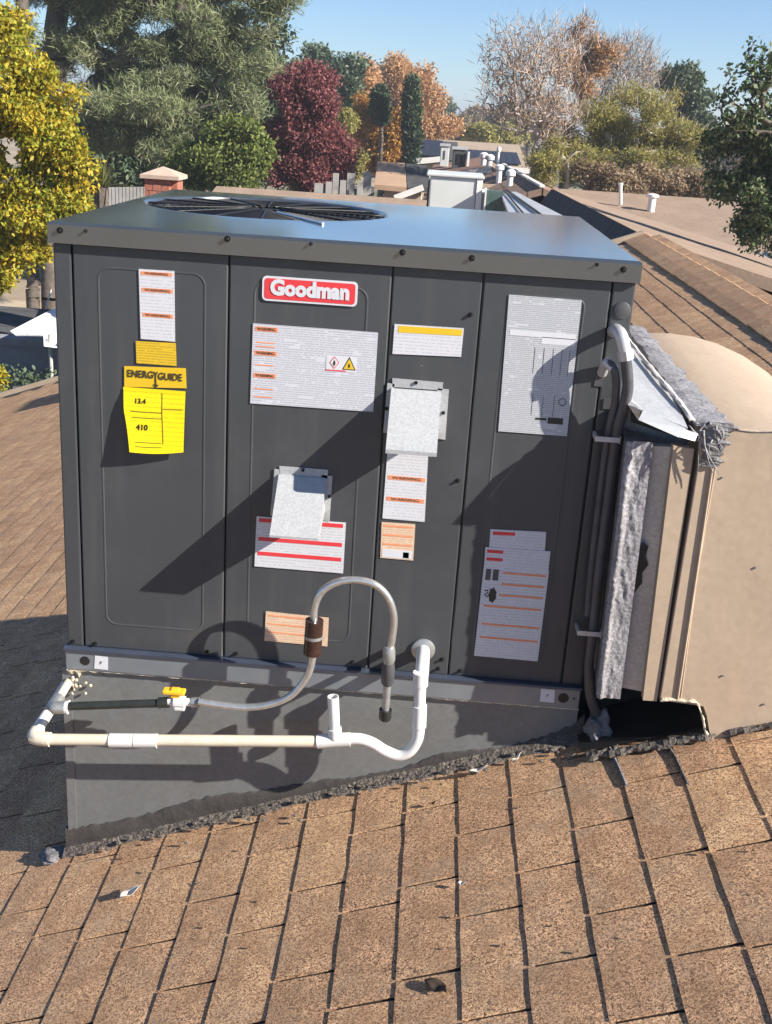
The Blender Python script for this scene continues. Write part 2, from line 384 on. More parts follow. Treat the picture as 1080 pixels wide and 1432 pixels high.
# far slope, beyond the ridge
zr = roofz(XRG)
mesh('far_slope', [(XRG, YN, zr - .03), (XRG + 5.8, YN, zr - 5.8 * SL), (XRG + 5.8, YF, zr - 5.8 * SL), (XRG, YF, zr - .03),
                   (XRG, YN, zr - .12), (XRG + 5.8, YN, zr - .12 - 5.8 * SL), (XRG + 5.8, YF, zr - .12 - 5.8 * SL), (XRG, YF, zr - .12)],
     [(0, 1, 2, 3), (7, 6, 5, 4), (4, 5, 1, 0), (5, 6, 2, 1), (6, 7, 3, 2), (7, 4, 0, 3)], MAT['roof_pink'], house)
mesh('gable', [(XL + .4, YF - .4, roofz(XL) - .1), (XRG, YF - .4, zr - .15), (8.4, YF - .4, -2.2), (XL + .4, YF - .4, -2.3)], [(0, 1, 2, 3)], MAT['stucco'], house)
# rake boards
def bar(name, a, b_, wdt, hgt, mat, parent, tags=None):
    a = Vector(a); b_ = Vector(b_); t = (b_ - a).normalized(); s = t.cross(Vector((0, 0, 1))).normalized() * wdt / 2; u = s.cross(t).normalized() * hgt / 2
    c = [a - s - u, a + s - u, b_ + s - u, b_ - s - u, a - s + u, a + s + u, b_ + s + u, b_ - s + u]
    return hexa(name, c, mat, parent, tags)
bar('rake_board', plane_pt(XL, YFL + .02, .0), plane_pt(1.0, YFL + .02, .0), .05, .10, MAT['rake'], house)
bar('rake_board', plane_pt(1.0, YF + .02, .0), plane_pt(XRG, YF + .02, .0), .05, .10, MAT['rake'], house)
bar('gutter', plane_pt(XL - .05, YN, -.04), plane_pt(XL - .05, YFL, -.04), .10, .10, MAT['rake'], house)

# shingle tabs: real slabs; course pitch measured from the photograph
CP = .1255; X0 = .886; LS = math.sqrt(1 + SL * SL); PIT = .285
theta = math.atan(SL)
phase = {0: .162, -1: .206, -2: .095, -3: .2, -4: .053, -5: .172, 1: .015, 2: .195, 3: .086, 4: .24}
BT = .0025                                          # how far a butt edge stands above the course below it
def tab_geo(r, jy=None):
    """a slab: x' up-slope from the butt, y' along the course, z' off the deck"""
    L = CP * LS; gap = .0075 + r.random() * .0030
    y0 = -PIT / 2 + gap / 2; y1 = PIT / 2 - gap / 2; K = 5
    ys = np.linspace(y0, y1, K + 1)
    jit = (r.random(K + 1) - .5) * .0018; jit2 = (r.random(K + 1)) * .0012
    jx = (r.random(2) - .5) * .002
    v = []
    for j, y in enumerate(ys):
        v.append((jit[j], y, BT + .0012 + jit2[j]))                # butt, top
    for j, y in enumerate(ys):
        v.append((jit[j] + .001, y, .0004))              # butt, bottom
    for j, y in enumerate(ys):
        v.append((L * .45, y + (jx[0] if j == 0 else jx[1] if j == K else 0), .0036 + jit2[j] * .5))
    for j, y in enumerate(ys):
        v.append((L + .012, y, .0010))
    f = []
    A = K + 1
    for j in range(K):
        f += [(j, 2 * A + j, 2 * A + j + 1, j + 1)[::-1], (2 * A + j, 3 * A + j, 3 * A + j + 1, 2 * A + j + 1)[::-1], (A + j, j, j + 1, A + j + 1)[::-1]]
    # side walls down to the deck
    n0 = len(v)
    v += [(L + .012, y0, -.0005), (L + .012, y1, -.0005)]
    f += [(0, A, n0, 3 * A, 2 * A)[::-1], (K, 2 * A + K, 3 * A + K, n0 + 1, A + K)[::-1]]
    return v, f
variants = []
for k in range(16):
    v, f = tab_geo(rng)
    me = bpy.data.meshes.new('shingle'); me.from_pydata(v, [], f); me.materials.append(MAT['shingle'])
    at = me.attributes.new('tone', 'FLOAT', 'FACE'); at.data.foreach_set('value', [float(rng.random())] * len(f))
    variants.append((me, v, f))
tabs = []
cmin = int(math.floor((XL - X0) / CP)) + 1; cmax = int(math.ceil((XRG - X0) / CP))
for c_ in range(cmin, cmax):
    xb = X0 + c_ * CP
    ph = phase.get(c_, (c_ * .117 + .05 * math.sin(c_ * 2.3)) % PIT)
    yfar = YFL if xb < .95 else YF
    k0 = int(math.ceil((YN + ph) / PIT)); y = k0 * PIT - ph
    while y + PIT < yfar:
        tabs.append((xb, y + PIT / 2)); y += PIT
def in_view(x, y):
    q = (np.array([x, y, roofz(x)]) - CAM) @ R
    if q[2] < .3: return 0
    u = 540 + F_PX * q[0] / q[2]; vv = 716 + F_PX * q[1] / q[2]
    if not (-40 < u < 1120 and vv < 1500): return 0
    if 88 < u < 890 and vv < 1030 and y > .02: return 0     # behind the unit
    if 0 < x < 1.6 and 0 < y < 1.1: return 0
    return 1 / q[2]
tabs.sort(key=lambda t: -in_view(*t))
rot = Matrix.Rotation(-theta, 4, 'Y')
def tab_mat(x, y):
    sx = random.uniform(-.0016, .0016); yaw = random.uniform(-.004, .004)
    return Matrix.Translation(plane_pt(x + sx, y, 0)) @ rot @ Matrix.Rotation(yaw, 4, 'Z') @ Matrix.Rotation(random.uniform(-.003, .003), 4, 'Y')
hl = house.location
for i, (x, y) in enumerate(tabs[:300]):
    o = bpy.data.objects.new('shingle', variants[random.randrange(16)][0]); COL.objects.link(o); o.parent = roof
    o.matrix_local = Matrix.Translation(-hl) @ tab_mat(x, y)
V = []; Fc = []; T = []
for x, y in tabs[300:]:
    me, v, f = variants[random.randrange(16)]; M_ = np.array(tab_mat(x, y)); b0 = len(V)
    vv = np.array(v) @ M_[:3, :3].T + M_[:3, 3]
    V += [tuple(q) for q in vv]; Fc += [tuple(b0 + i for i in q) for q in f]; T += [random.random()] * len(f)
o = mesh('shingle_courses', V, Fc, MAT['shingle'], roof, tags={'kind': 'stuff'})
at = o.data.attributes.new('tone', 'FLOAT', 'FACE'); at.data.foreach_set('value', T)
# ridge caps
cap_me = None
L = .30
yy = YN; k = 0
while yy < YF - .05:
    if cap_me is None:
        w_ = .19; v = []
        for (y_, h) in ((-.03, .002), (L, .007)):
            for s_ in (-w_, -w_ * .55, 0, w_ * .55, w_):
                v.append((s_, y_, h - abs(s_) * SL - .012 * (abs(s_) / w_) ** 2 + .022))
            for s_ in (-w_, w_): v.append((s_, y_, h - abs(s_) * SL - .012 + .014))
        f = [(i, i + 1, i + 8, i + 7) for i in range(4)] + [(5, 0, 7, 12), (4, 6, 13, 11), (5, 1, 0), (5, 6, 3, 2, 1), (6, 4, 3)]
        cap_me = bpy.data.meshes.new('ridge_cap'); cap_me.from_pydata(v, [], f); cap_me.materials.append(MAT['shingle'])
        at = cap_me.attributes.new('tone', 'FLOAT', 'FACE'); at.data.foreach_set('value', [.45] * len(f))
    o = bpy.data.objects.new('ridge_cap', cap_me); COL.objects.link(o); o.parent = roof
    o.location = Vector((XRG + random.uniform(-.004, .004), yy, zr + random.uniform(0, .004))) - hl
    o.rotation_euler = (0, 0, random.uniform(-.01, .01)); yy += L; k += 1

# ------------------------------------------------------------------ sheet-metal curb with tar band
D = 1.16; W = 1.30
curb = thing('roof_curb', 'grey galvanised sheet metal curb with a dark tar band, between shingles and rooftop unit', 'roof curb', (.65, .5, roofz(.65)))
CY = .004
bm = bmesh.new()
for (x0, x1, y0, y1) in [(-.012, W, CY, D - .01)]:
    v = [bm.verts.new(q) for q in [(x0, y0, roofz(x0) - .02), (x1, y0, roofz(x1) - .02), (x1, y1, roofz(x1) - .02), (x0, y1, roofz(x0) - .02),
                                   (x0, y0, -.062), (x1, y0, -.062), (x1, y1, -.062), (x0, y1, -.062)]]
    for f in [(0, 3, 2, 1), (4, 5, 6, 7), (0, 1, 5, 4), (1, 2, 6, 5), (2, 3, 7, 6), (3, 0, 4, 7)]: bm.faces.new([v[i] for i in f])
bm_obj('sheet_wall', bm, MAT['galv'], curb)
box('corner_flange', -.017, .006, CY - .003, CY - .0005, roofz(0) + .02, -.064, MAT['galv'], curb)
def ragged_band(name, top_px, y, mat, parent, low, thick=.004, n=90, jag=.006):
    """band on the curb front: from the roof line up to a ragged edge traced through top_px"""
    tp = [P(u, v, y) for u, v in top_px]; xs = [q[0] for q in tp]; zs = [q[2] for q in tp]
    V = []; Fs = []
    X = np.linspace(xs[0], xs[-1], n)
    for i, x in enumerate(X):
        zt = np.interp(x, xs, zs) + random.uniform(-jag, jag)
        zb = roofz(x) + low
        zm = zb * .5 + zt * .5
        V += [(x, y - thick * .2, zt), (x, y - thick, zt - .004), (x, y - thick * random.uniform(.8, 1.3), zm), (x, y - thick * 1.2, zb), (x, CY + .01, zt + .0)]
    for i in range(n - 1):
        a = 5 * i; b_ = a + 5
        Fs += [(a, b_, b_ + 1, a + 1), (a + 1, b_ + 1, b_ + 2, a + 2), (a + 2, b_ + 2, b_ + 3, a + 3), (a + 4, b_ + 4, b_, a)]
    return mesh(name, V, Fs, mat, parent, True)
ragged_band('tar_band', [(92, 1160), (140, 1152), (200, 1140), (250, 1124), (300, 1112), (360, 1106), (430, 1094), (500, 1086), (560, 1075), (620, 1052), (700, 1046), (760, 1030), (800, 1014), (818, 1000)], CY - .001, MAT['tar'], curb, -.01, .003, 120, .004)
# gritty tar fillet along the shingles
V = []; Fs = []; n_ = 420
rows = 9
X = np.linspace(-.03, 1.345, n_)
for i, x in enumerate(X):
    zb = roofz(x); wd = .022 + .012 * nz(x * 9, 3) + .006 * nz(x * 40, 5) + .03 * max(0, (x - .7)); hh = .014 + .006 * nz(x * 7, 9)
    for k in range(rows):
        t = k / (rows - 1)
        yv = CY - .004 - wd * t; zv = zb + hh * (1 - t) ** 1.8 + .0035 * nz(x * 45, t * 4, 2) * (t < .95) + .002 * nz(x * 120, t * 9, 7) + (.0085 if k < rows - 1 else .001)
        V.append((x, yv + .004 * nz(x * 60, k * 1.7) * (k > 0), zv))
for i in range(n_ - 1):
    for k in range(rows - 1):
        a = i * rows + k; Fs.append((a, a + 1, a + rows + 1, a + rows))
mesh('tar_fillet', V, Fs, MAT['tar_grit'], curb, False)
bm = bmesh.new()
for k in range(70):
    x = random.uniform(0, 1.34) ** .8 * 1.05; y = CY - .012 - abs(random.gauss(0, .035)) - (.02 if x > 1 else 0)
    s_ = random.uniform(.0025, .009)
    bmesh.ops.create_icosphere(bm, subdivisions=1, radius=s_, matrix=Matrix.Translation((x, y, roofz(x) + .012 + random.random() * .006)) @ Matrix.Diagonal((1, random.uniform(.5, 1), .6, 1)))
bm_obj('tar_crumbs', bm, MAT['tar_grit'], curb, tags={'kind': 'stuff'})
# smeared sealant at the near-left corner and at the right corner
def blob(name, c, sx, sy, sz, mat, parent, seed=0, amp=.25, tags=None):
    r = random.Random(seed); bm = bmesh.new()
    bmesh.ops.create_icosphere(bm, subdivisions=3, radius=1)
    ph = [r.uniform(0, 6) for _ in range(6)]
    for v in bm.verts:
        q = v.co; d = 1 + amp * (math.sin(5 * q.x + ph[0]) * math.sin(4 * q.y + ph[1]) + .6 * math.sin(9 * q.z + ph[2] + 3 * q.x) + .4 * math.sin(13 * q.y + ph[3]))
        v.co = Vector((q.x * sx, q.y * sy, q.z * sz)) * d + Vector(c)
    return bm_obj(name, bm, mat, parent, True, tags)
q = PR(75, 1200); blob('sealant_smear', (q[0], q[1], q[2] + .006), .035, .04, .012, MAT['mastic'], curb, 3)
q = P(838, 1020, -.02); blob('sealant_smear', q, .03, .03, .045, MAT['mastic'], curb, 5, .3)
# cream caulk line under the rail
V = []; Fs = []; n_ = 150
tp = [P(95, 937, -.004), P(820, 1000, -.004)]
for i in range(n_):
    t = i / (n_ - 1); x = .0 + 1.3 * t; jitt = .002 * nz(i * .3, 9.1)
    h = .007 + .004 * nz(i * .4, 3.3) + .03 * max(0, .09 - x) / .09 * random.random()
    if .42 < t < .5: h *= .4
    zt = -.0625
    V += [(x, CY - .010, zt), (x, CY - .011 + jitt, zt - h * .4), (x, CY - .002, zt - h)]
for i in range(n_ - 1):
    a = 3 * i; Fs += [(a, a + 3, a + 4, a + 1), (a + 1, a + 4, a + 5, a + 2)]
mesh('caulk_line', V, Fs, MAT['foam'], curb)
bm = bmesh.new()
for k in range(28):
    q = P(random.gauss(100, 10), random.gauss(955, 16), -.006)
    if q[0] < -.012: continue
    bmesh.ops.create_icosphere(bm, subdivisions=1, radius=random.uniform(.002, .005), matrix=Matrix.Translation(q))
bm_obj('caulk_crumbs', bm, MAT['foam'], curb, tags={'kind': 'stuff'})

# ------------------------------------------------------------------ the rooftop unit
unit = thing('rooftop_unit', 'large dark grey packaged rooftop air conditioner with a red badge and many warning labels', 'air conditioner', (.65, .58, -.062))
ZT = 1.0
box('cabinet', .002, W - .002, .016, D, -.05, ZT + .02, MAT['unit'], unit)
box('base_rail', -.004, W - .002, -.010, D + .004, -.062, -.006, MAT['rail'], unit, .003)
box('rail_lip', -.006, W, -.018, .012, -.0055, .001, surf('rail_lip', (.05, .065, .10), (.07, .085, .13), 9, .35, .3), unit, .001)
def rrect(x0, x1, z0, z1, r, n=7):
    pts = []
    for cx, cz, a0 in ((x1 - r, z1 - r, 0), (x0 + r, z1 - r, 90), (x0 + r, z0 + r, 180), (x1 - r, z0 + r, 270)):
        for k in range(n): a = math.radians(a0 + 90 * k / (n - 1)); pts.append((cx + r * math.cos(a), cz + r * math.sin(a)))
    return pts
def access_panel(x0, x1, z0, z1, ins=None, r=.03):
    g_ = .0018; bm = bmesh.new(); e = .004
    if ins is None:
        add_box(bm, x0 + g_, x1 - g_, .0, .02, z0, z1, .003)
        return bm_obj('access_panel', bm, MAT['unit'], unit)
    ix0, ix1, iz0, iz1 = ins; inner = rrect(ix0, ix1, iz0, iz1, r); n_ = len(inner)
    cx = (ix0 + ix1) / 2; cz = (iz0 + iz1) / 2
    def loop(X0, X1, Z0, Z1, y):
        out = []
        q = 7
        corners = [(X1, Z1), (X0, Z1), (X0, Z0), (X1, Z0)]
        for ci, (a, b_) in enumerate(corners):
            for k in range(q):
                px_, pz_ = inner[ci * q + k]
                mid = q // 2
                if k == mid: out.append((a, y, b_))
                elif (ci % 2 == 0) == (k < mid): out.append((a, y, min(max(pz_, Z0), Z1)))
                else: out.append((min(max(px_, X0), X1), y, b_))
        return [bm.verts.new(p) for p in out]
    X0_, X1_ = x0 + g_, x1 - g_
    L0 = loop(X0_, X1_, z0, z1, .02); L1 = loop(X0_, X1_, z0, z1, e * .6); L2 = loop(X0_ + .003, X1_ - .003, z0 + .003, z1 - .003, 0)
    def sc(d, y): return [bm.verts.new((x_, y, z_)) for x_, z_ in rrect(ix0 + d, ix1 - d, iz0 + d, iz1 - d, max(r - d, .004))]
    L3 = sc(0, 0); L4 = sc(.0016, -.0007); L5 = sc(.0036, -.0007); L6 = sc(.0058, .0004)
    seq = [L0, L1, L2, L3, L4, L5, L6]
    for a, b_ in zip(seq, seq[1:]):
        for k in range(n_): bm.faces.new((a[k], a[(k + 1) % n_], b_[(k + 1) % n_], b_[k]))
    bm.faces.new(L6)
    return bm_obj('access_panel', bm, MAT['unit'], unit)
seams = [.0425, .397, .763, .9645, 1.2487]
box('corner_post', .0, seams[0] - .002, .0, .03, .001, ZT, MAT['unit'], unit, .004)
access_panel(seams[0], seams[1], .001, ZT, (.098, .346, .066, .954))
access_panel(seams[1], seams[2], .001, ZT, (.4534, .7125, .067, .948))
access_panel(seams[2], seams[3], .001, ZT)
access_panel(seams[3], seams[4], .001, ZT, (1.019, 1.195, .06, .957), .02)
box('corner_post', seams[4] + .002, W, .0, .03, .001, ZT, MAT['unit'], unit, .004)
# lid with fan opening
fc = (.375, .70); fr = .335
bm = bmesh.new(); zt = 1.047; n_ = 96
x0, x1, y0, y1 = -.006, W + .006, -.014, D + .012
def rect_loop(x0, x1, y0, y1, z):
    out = []
    for k in range(n_):
        a = 2 * math.pi * (k + .5) / n_; dx, dy = math.cos(a), math.sin(a); cx, cy = fc
        ts = []
        if dx > 0: ts.append((x1 - cx) / dx)
        if dx < 0: ts.append((x0 - cx) / dx)
        if dy > 0: ts.append((y1 - cy) / dy)
        if dy < 0: ts.append((y0 - cy) / dy)
        t = min(ts); out.append([cx + dx * t, cy + dy * t, z])
    for X_, Y_ in ((x0, y0), (x1, y0), (x1, y1), (x0, y1)):
        i = min(range(n_), key=lambda i: (out[i][0] - X_) ** 2 + (out[i][1] - Y_) ** 2); out[i][0] = X_; out[i][1] = Y_
    return [bm.verts.new(p) for p in out]
def circ(r, z): return [bm.verts.new((fc[0] + r * math.cos(2 * math.pi * (k + .5) / n_), fc[1] + r * math.sin(2 * math.pi * (k + .5) / n_), z)) for k in range(n_)]
seq = [rect_loop(x0, x1, y0, y1, 1.0), rect_loop(x0, x1, y0, y1, zt - .007), rect_loop(x0 + .0022, x1 - .0022, y0 + .0022, y1 - .0022, zt - .0022), rect_loop(x0 + .007, x1 - .007, y0 + .007, y1 - .007, zt),
       circ(fr + .03, zt + .0), circ(fr + .006, zt + .001), circ(fr, zt - .001), circ(fr - .003, zt - .008), circ(fr - .008, .93)]
for a, b_ in zip(seq, seq[1:]):
    for k in range(n_): bm.faces.new((a[k], a[(k + 1) % n_], b_[(k + 1) % n_], b_[k]))
lid = smooth_by_angle(bm_obj('lid', bm, MAT['lid'], unit, True), 12)
bm = bmesh.new(); add_disc(bm, (fc[0], fc[1], .9305), (0, 0, -1), fr - .006, .02, 48); bm_obj('fan_well', bm, MAT['fan_dark'], unit)
# fan blades, hub, grille
fan = bmesh.new()
for k in range(4):
    a0 = k * math.pi / 2 + .4
    quad = []
    for rr, da, z in ((.07, -.25, .985), (.30, -.35, .965), (.30, .45, .995), (.07, .35, .99)):
        quad.append(fan.verts.new((fc[0] + rr * math.cos(a0 + da), fc[1] + rr * math.sin(a0 + da), z)))
    fan.faces.new(quad)
    q2 = [fan.verts.new(v.co - Vector((0, 0, .003))) for v in quad]; fan.faces.new(q2[::-1])
add_disc(fan, (fc[0], fc[1], .96), (0, 0, 1), .075, .05, 24)
bm_obj('fan', fan, MAT['ac_dark'], unit)
gr = bmesh.new()
for k in range(15):
    r_ = .06 + k * (fr - .075) / 14
    nn = 64; z = 1.040 + .004 * (1 - (r_ / fr) ** 2)
    pts = [(fc[0] + r_ * math.cos(2 * math.pi * i / nn), fc[1] + r_ * math.sin(2 * math.pi * i / nn), z) for i in range(nn + 1)]
    add_tube(gr, pts, .0024, 5, False)
for k in range(16):
    a = 2 * math.pi * k / 16 + .1
    add_tube(gr, [(fc[0] + r_ * math.cos(a), fc[1] + r_ * math.sin(a), 1.043 + .004 * (1 - (r_ / fr) ** 2)) for r_ in np.linspace(.05, fr - .006, 8)], .003, 5)
bm_obj('fan_grille', gr, MAT['black'], unit, True)
qa = PZ(388, 297, 1.050); qb = PZ(452, 313, 1.050)
tube('grille_strut', [qa, (qa + qb) / 2, qb], .0035, MAT['glint'], unit, 8)
# screws
def screw(u, v, y=0.0, r=.0040, name='screw'):
    q = P(u, v, y); bm = bmesh.new(); add_tube(bm, [(q[0], q[1] + .001, q[2]), (q[0], q[1] - .0015, q[2])], r * 1.35, 12)
    add_tube(bm, [(q[0], q[1] - .0014, q[2]), (q[0], q[1] - .006, q[2]), (q[0], q[1] - .0072, q[2])], [r, r * .95, r * .6], 6)
    return bm_obj(name, bm, MAT['screw'], unit)
for u, v in ((84, 322), (318, 334), (563, 353), (660, 361), (872, 377)): screw(u, v, -.014, .0052)
for u, v in ((120, 323), (435, 341), (835, 370)): screw(u, v, -.014, .003)
for u, v in ((133, 900), (290, 911), (330, 914), (493, 926), (618, 922), (613, 935), (644, 938), (658, 440), (640, 672), (102, 897)): screw(u, v, 0)
def disc_part(name, u, v, y, r, h, mat, rings=None):
    q = P(u, v, y); bm = bmesh.new(); add_tube(bm, [(q[0], q[1] + .002, q[2]), (q[0], q[1] - h * .7, q[2]), (q[0], q[1] - h, q[2])], [r, r, r * .9], 28)
    return smooth_by_angle(bm_obj(name, bm, mat, unit))
disc_part('knockout_plug', 870, 434, 0, .019, .004, MAT['ac_dark'])
disc_part('rail_hole', 119, 924, -.010, .0125, .0012, MAT['black'])
disc_part('rail_hole', 788, 976, -.010, .0135, .0012, MAT['black'])
disc_part('rail_hole', 803, 977, -.010, .003, .0012, MAT['black'])

# ---- labels: thin sheets with printed bars on them
def sheet(name, px, y, mat, parent=unit, th=.0008, tags=None, rad=0):
    q = [P(u, v, y) for u, v in px]
    x0 = (q[0][0] + q[3][0]) / 2; x1 = (q[1][0] + q[2][0]) / 2; z1 = (q[0][2] + q[1][2]) / 2; z0 = (q[2][2] + q[3][2]) / 2
    if rad:
        pts = rrect(x0, x1, z0, z1, rad); bm = bmesh.new()
        f = bm.faces.new([bm.verts.new((a, y, b_)) for a, b_ in pts]); ex = bmesh.ops.extrude_face_region(bm, geom=[f])
        bmesh.ops.translate(bm, verts=[g_ for g_ in ex['geom'] if isinstance(g_, bmesh.types.BMVert)], vec=(0, th, 0))
        return bm_obj(name, bm, mat, parent, tags=tags), (x0, x1, z0, z1)
    # print sheets keep the slight skew they have in the photograph
    c = [q[3], q[2], q[2] + np.array([0, th, 0]), q[3] + np.array([0, th, 0]), q[0], q[1], q[1] + np.array([0, th, 0]), q[0] + np.array([0, th, 0])]
    return hexa(name, c, mat, parent, tags), (q[0], q[1], q[2], q[3])
def bilerp(Q, s, t):
    return (Q[0] * (1 - s) + Q[1] * s) * (1 - t) + (Q[3] * (1 - s) + Q[2] * s) * t
def patch(name, Q, s0, s1, t0, t1, mat, parent, off=.0005, th=.0003):
    c = [bilerp(Q, s0, t1), bilerp(Q, s1, t1), bilerp(Q, s1, t0), bilerp(Q, s0, t0)]
    d = np.array([0, -off, 0]); e = np.array([0, -off + th, 0])
    return hexa(name, [c[0] + d, c[1] + d, c[1] + e, c[0] + e, c[3] + d, c[2] + d, c[2] + e, c[3] + e], mat, parent)
def text(name, body, loc, size, mat, parent, offset=0.0, align='CENTER', sx=1, skew=0, th=.0004, space=1.0, fit=None, warp=None):
    cu = bpy.data.curves.new(name, 'FONT'); cu.body = body; cu.size = size; cu.align_x = align; cu.align_y = 'CENTER'
    cu.offset = offset; cu.extrude = th / 2; cu.space_character = space; cu.resolution_u = 3
    to = bpy.data.objects.new(name, cu); COL.objects.link(to)
    dg = bpy.context.evaluated_depsgraph_get(); me = bpy.data.meshes.new_from_object(to.evaluated_get(dg))
    bpy.data.objects.remove(to)
    M_ = Matrix.Translation(Vector(loc)) @ Matrix.Rotation(skew, 4, 'Y') @ Matrix.Rotation(math.pi / 2, 4, 'X') @ Matrix.Diagonal((sx, 1, 1, 1))
    if fit:
        xs_ = [v.co.x for v in me.vertices]; mid = (max(xs_) + min(xs_)) / 2; k_ = fit / (max(xs_) - min(xs_)) / sx
        for v in me.vertices: v.co.x = (v.co.x - mid) * k_
    me.transform(M_)
    if warp:
        for v in me.vertices: v.co.y = warp(v.co.x, v.co.z) - .0012
    me.transform(Matrix.Translation(-origin(parent)))
    me.materials.clear(); me.materials.append(mat)
    ob = bpy.data.objects.new(name, me); COL.objects.link(ob); ob.parent = parent
    return ob
LY = -.0024
# warning label (left panel, tall white)
def bars(parent, Q, lst, mat=None, words=True):
    for (s0, s1, t0, t1) in lst:
        patch('header_bar', Q, s0, s1, t0, t1, mat or MAT['orange'], parent)
        if words:
            c = bilerp(Q, (s0 + s1) / 2, (t0 + t1) / 2); h = abs(bilerp(Q, s0, t0)[2] - bilerp(Q, s0, t1)[2])
            wd = abs(bilerp(Q, s1, t0)[0] - bilerp(Q, s0, t0)[0])
            text('lettering', '\u25b2 WARNING' if False else 'WARNING', (c[0], c[1] - .0008, c[2]), h * 1.0, MAT['ink'], parent, 0, 'CENTER', min(1.4, wd * .72 / (h * 4.2)))
l, Q = sheet('warning_label', [(194, 376), (244, 379), (245, 478), (197, 474)], LY, MAT['print_white'], tags={'label': 'tall white label with three orange bars'})
bars(l, Q, [(.06, .94, .03, .08), (.08, .95, .26, .315), (.08, .95, .615, .67)])
l, Q = sheet('warning_label', [(190, 477), (246, 480), (247, 512), (191, 508)], LY, MAT['print_yellow'], tags={'label': 'small deep yellow label above the energy label'})
# energy label: top part stuck flat, lower part curls off the panel
A = [P(174, 512, LY), P(260, 515, LY), P(261, 545, LY), P(174, 543, LY)]
el, Q = sheet('energy_label', [(174, 512), (260, 515), (261, 543), (174, 541)], LY, MAT['ydeep'], tags={'label': 'yellow energy label whose lower half curls away from the panel'})
c = (Q[0] + Q[1]) / 2
xa, xb = Q[0][0] + .006, Q[1][0] - .006
text('lettering', 'ENERG', (xa + .0315, LY - .0012, Q[0][2] - .0165), .0235, MAT['ink'], el, .0004, 'CENTER', 1, fit=.060)
text('lettering', 'GUIDE', (xb - .0300, LY - .0012, Q[0][2] - .018), .0235, MAT['ink'], el, .0004, 'CENTER', 1, fit=.056)
ax = (xa + .0615 + xb - .058) / 2
text('lettering', 'Y', (ax, LY - .0012, Q[0][2] - .018), .026, MAT['ink'], el, .0007, 'CENTER', 1, fit=.0115); az = Q[0][2] - .026
mesh('arrow', [(ax - .0016, LY - .0011, az), (ax + .0016, LY - .0011, az), (ax + .0016, LY - .0011, az - .012), (ax + .0075, LY - .0011, az - .012), (ax, LY - .0011, az - .020), (ax - .0075, LY - .0011, az - .012), (ax - .0016, LY - .0011, az - .012)], [(0, 1, 2, 3, 4, 5, 6)], MAT['ink'], el)
# curled sheet grid
NU, NV = 14, 16; V = []; Fs = []
zt_ = P(174, 541, LY)[2]; zb_ = P(215, 629, -.03)[2]
for j in range(NV + 1):
    t = j / NV
    for i in range(NU + 1):
        s = i / NU
        bow = .011 * math.sin(min(1, t * 1.5) * math.pi / 2) * (1 - .75 * s) + .010 * t
        bow += .012 * max(0, t - .45) ** 1.2 * (1 - s) * 1.5
        xl = .1545 + .004 * math.sin(t * 3.0) + .020 * max(0, t - .35) / .65; xr = .3005 - .002 * t
        z = zt_ - t * (.148 + .012 * s * (1 - s) * 4 * 0 - .004 * s) - .004 * math.sin(math.pi * s) * t
        V.append((xl + (xr - xl) * s, LY - .0004 - bow * min(1, t * 6), z + .0))
for j in range(NV):
    for i in range(NU):
        a = j * (NU + 1) + i; Fs.append((a, a + NU + 1, a + NU + 2, a + 1))
cs = mesh('curled_sheet', V, Fs, MAT['print_bright'], el, True)
def curl_pt(s, t):
    i = s * NU; j = t * NV; i0 = min(int(i), NU - 1); j0 = min(int(j), NV - 1); fi, fj = i - i0, j - j0
    g_ = lambda a, b_: np.array(V[b_ * (NU + 1) + a])
    return (g_(i0, j0) * (1 - fi) + g_(i0 + 1, j0) * fi) * (1 - fj) + (g_(i0, j0 + 1) * (1 - fi) + g_(i0 + 1, j0 + 1) * fi) * fj
def curl_text(body, s, t, size):
    p_ = curl_pt(s, t)
    def wp(x, z):
        a_, b_ = s, t
        for _ in range(5):
            q_ = curl_pt(min(max(a_, 0), 1), min(max(b_, 0), 1)); a_ += (x - q_[0]) / .144; b_ -= (z - q_[2]) / .150
        return curl_pt(min(max(a_, 0), 1), min(max(b_, 0), 1))[1]
    ob = text('lettering', body, tuple(p_), size, MAT['ink'], el, .0005, warp=wp)
curl_text('13.4', .27, .20, .016); curl_text('410', .27, .60, .018)
bm = bmesh.new()
for (s0, s1, t_) in ((.12, .62, .36), (.64, .97, .30), (.12, .62, .45), (.12, .60, .83), (.12, .6, .90)):
    add_tube(bm, [curl_pt(s, t_) + np.array([0, -.0009, 0]) for s in np.linspace(s0, s1, 9)], .0006, 4)
add_tube(bm, [curl_pt(.63, t) + np.array([0, -.0009, 0]) for t in np.linspace(.05, .85, 9)], .0005, 4)
bm_obj('rule_lines', bm, MAT['ink'], el)
# red badge
badge, R4 = sheet('badge', [(368, 384), (501, 396), (499, 431), (366, 418)], -.0035, MAT['white'], th=.002, rad=.010, tags={'label': 'red badge with white lettering'})
x0, x1, z0, z1 = R4
bm = bmesh.new(); f = bm.faces.new([bm.verts.new((a, -.0041, b_)) for a, b_ in rrect(x0 + .005, x1 - .005, z0 + .0045, z1 - .0045, .007)]); bm_obj('red_field', bm, MAT['red'], badge)
text('lettering', 'Goodman', ((x0 + x1) / 2, -.0050, (z0 + z1) / 2 + .002), .046, MAT['white'], badge, .0024, 'CENTER', 1, fit=.178)
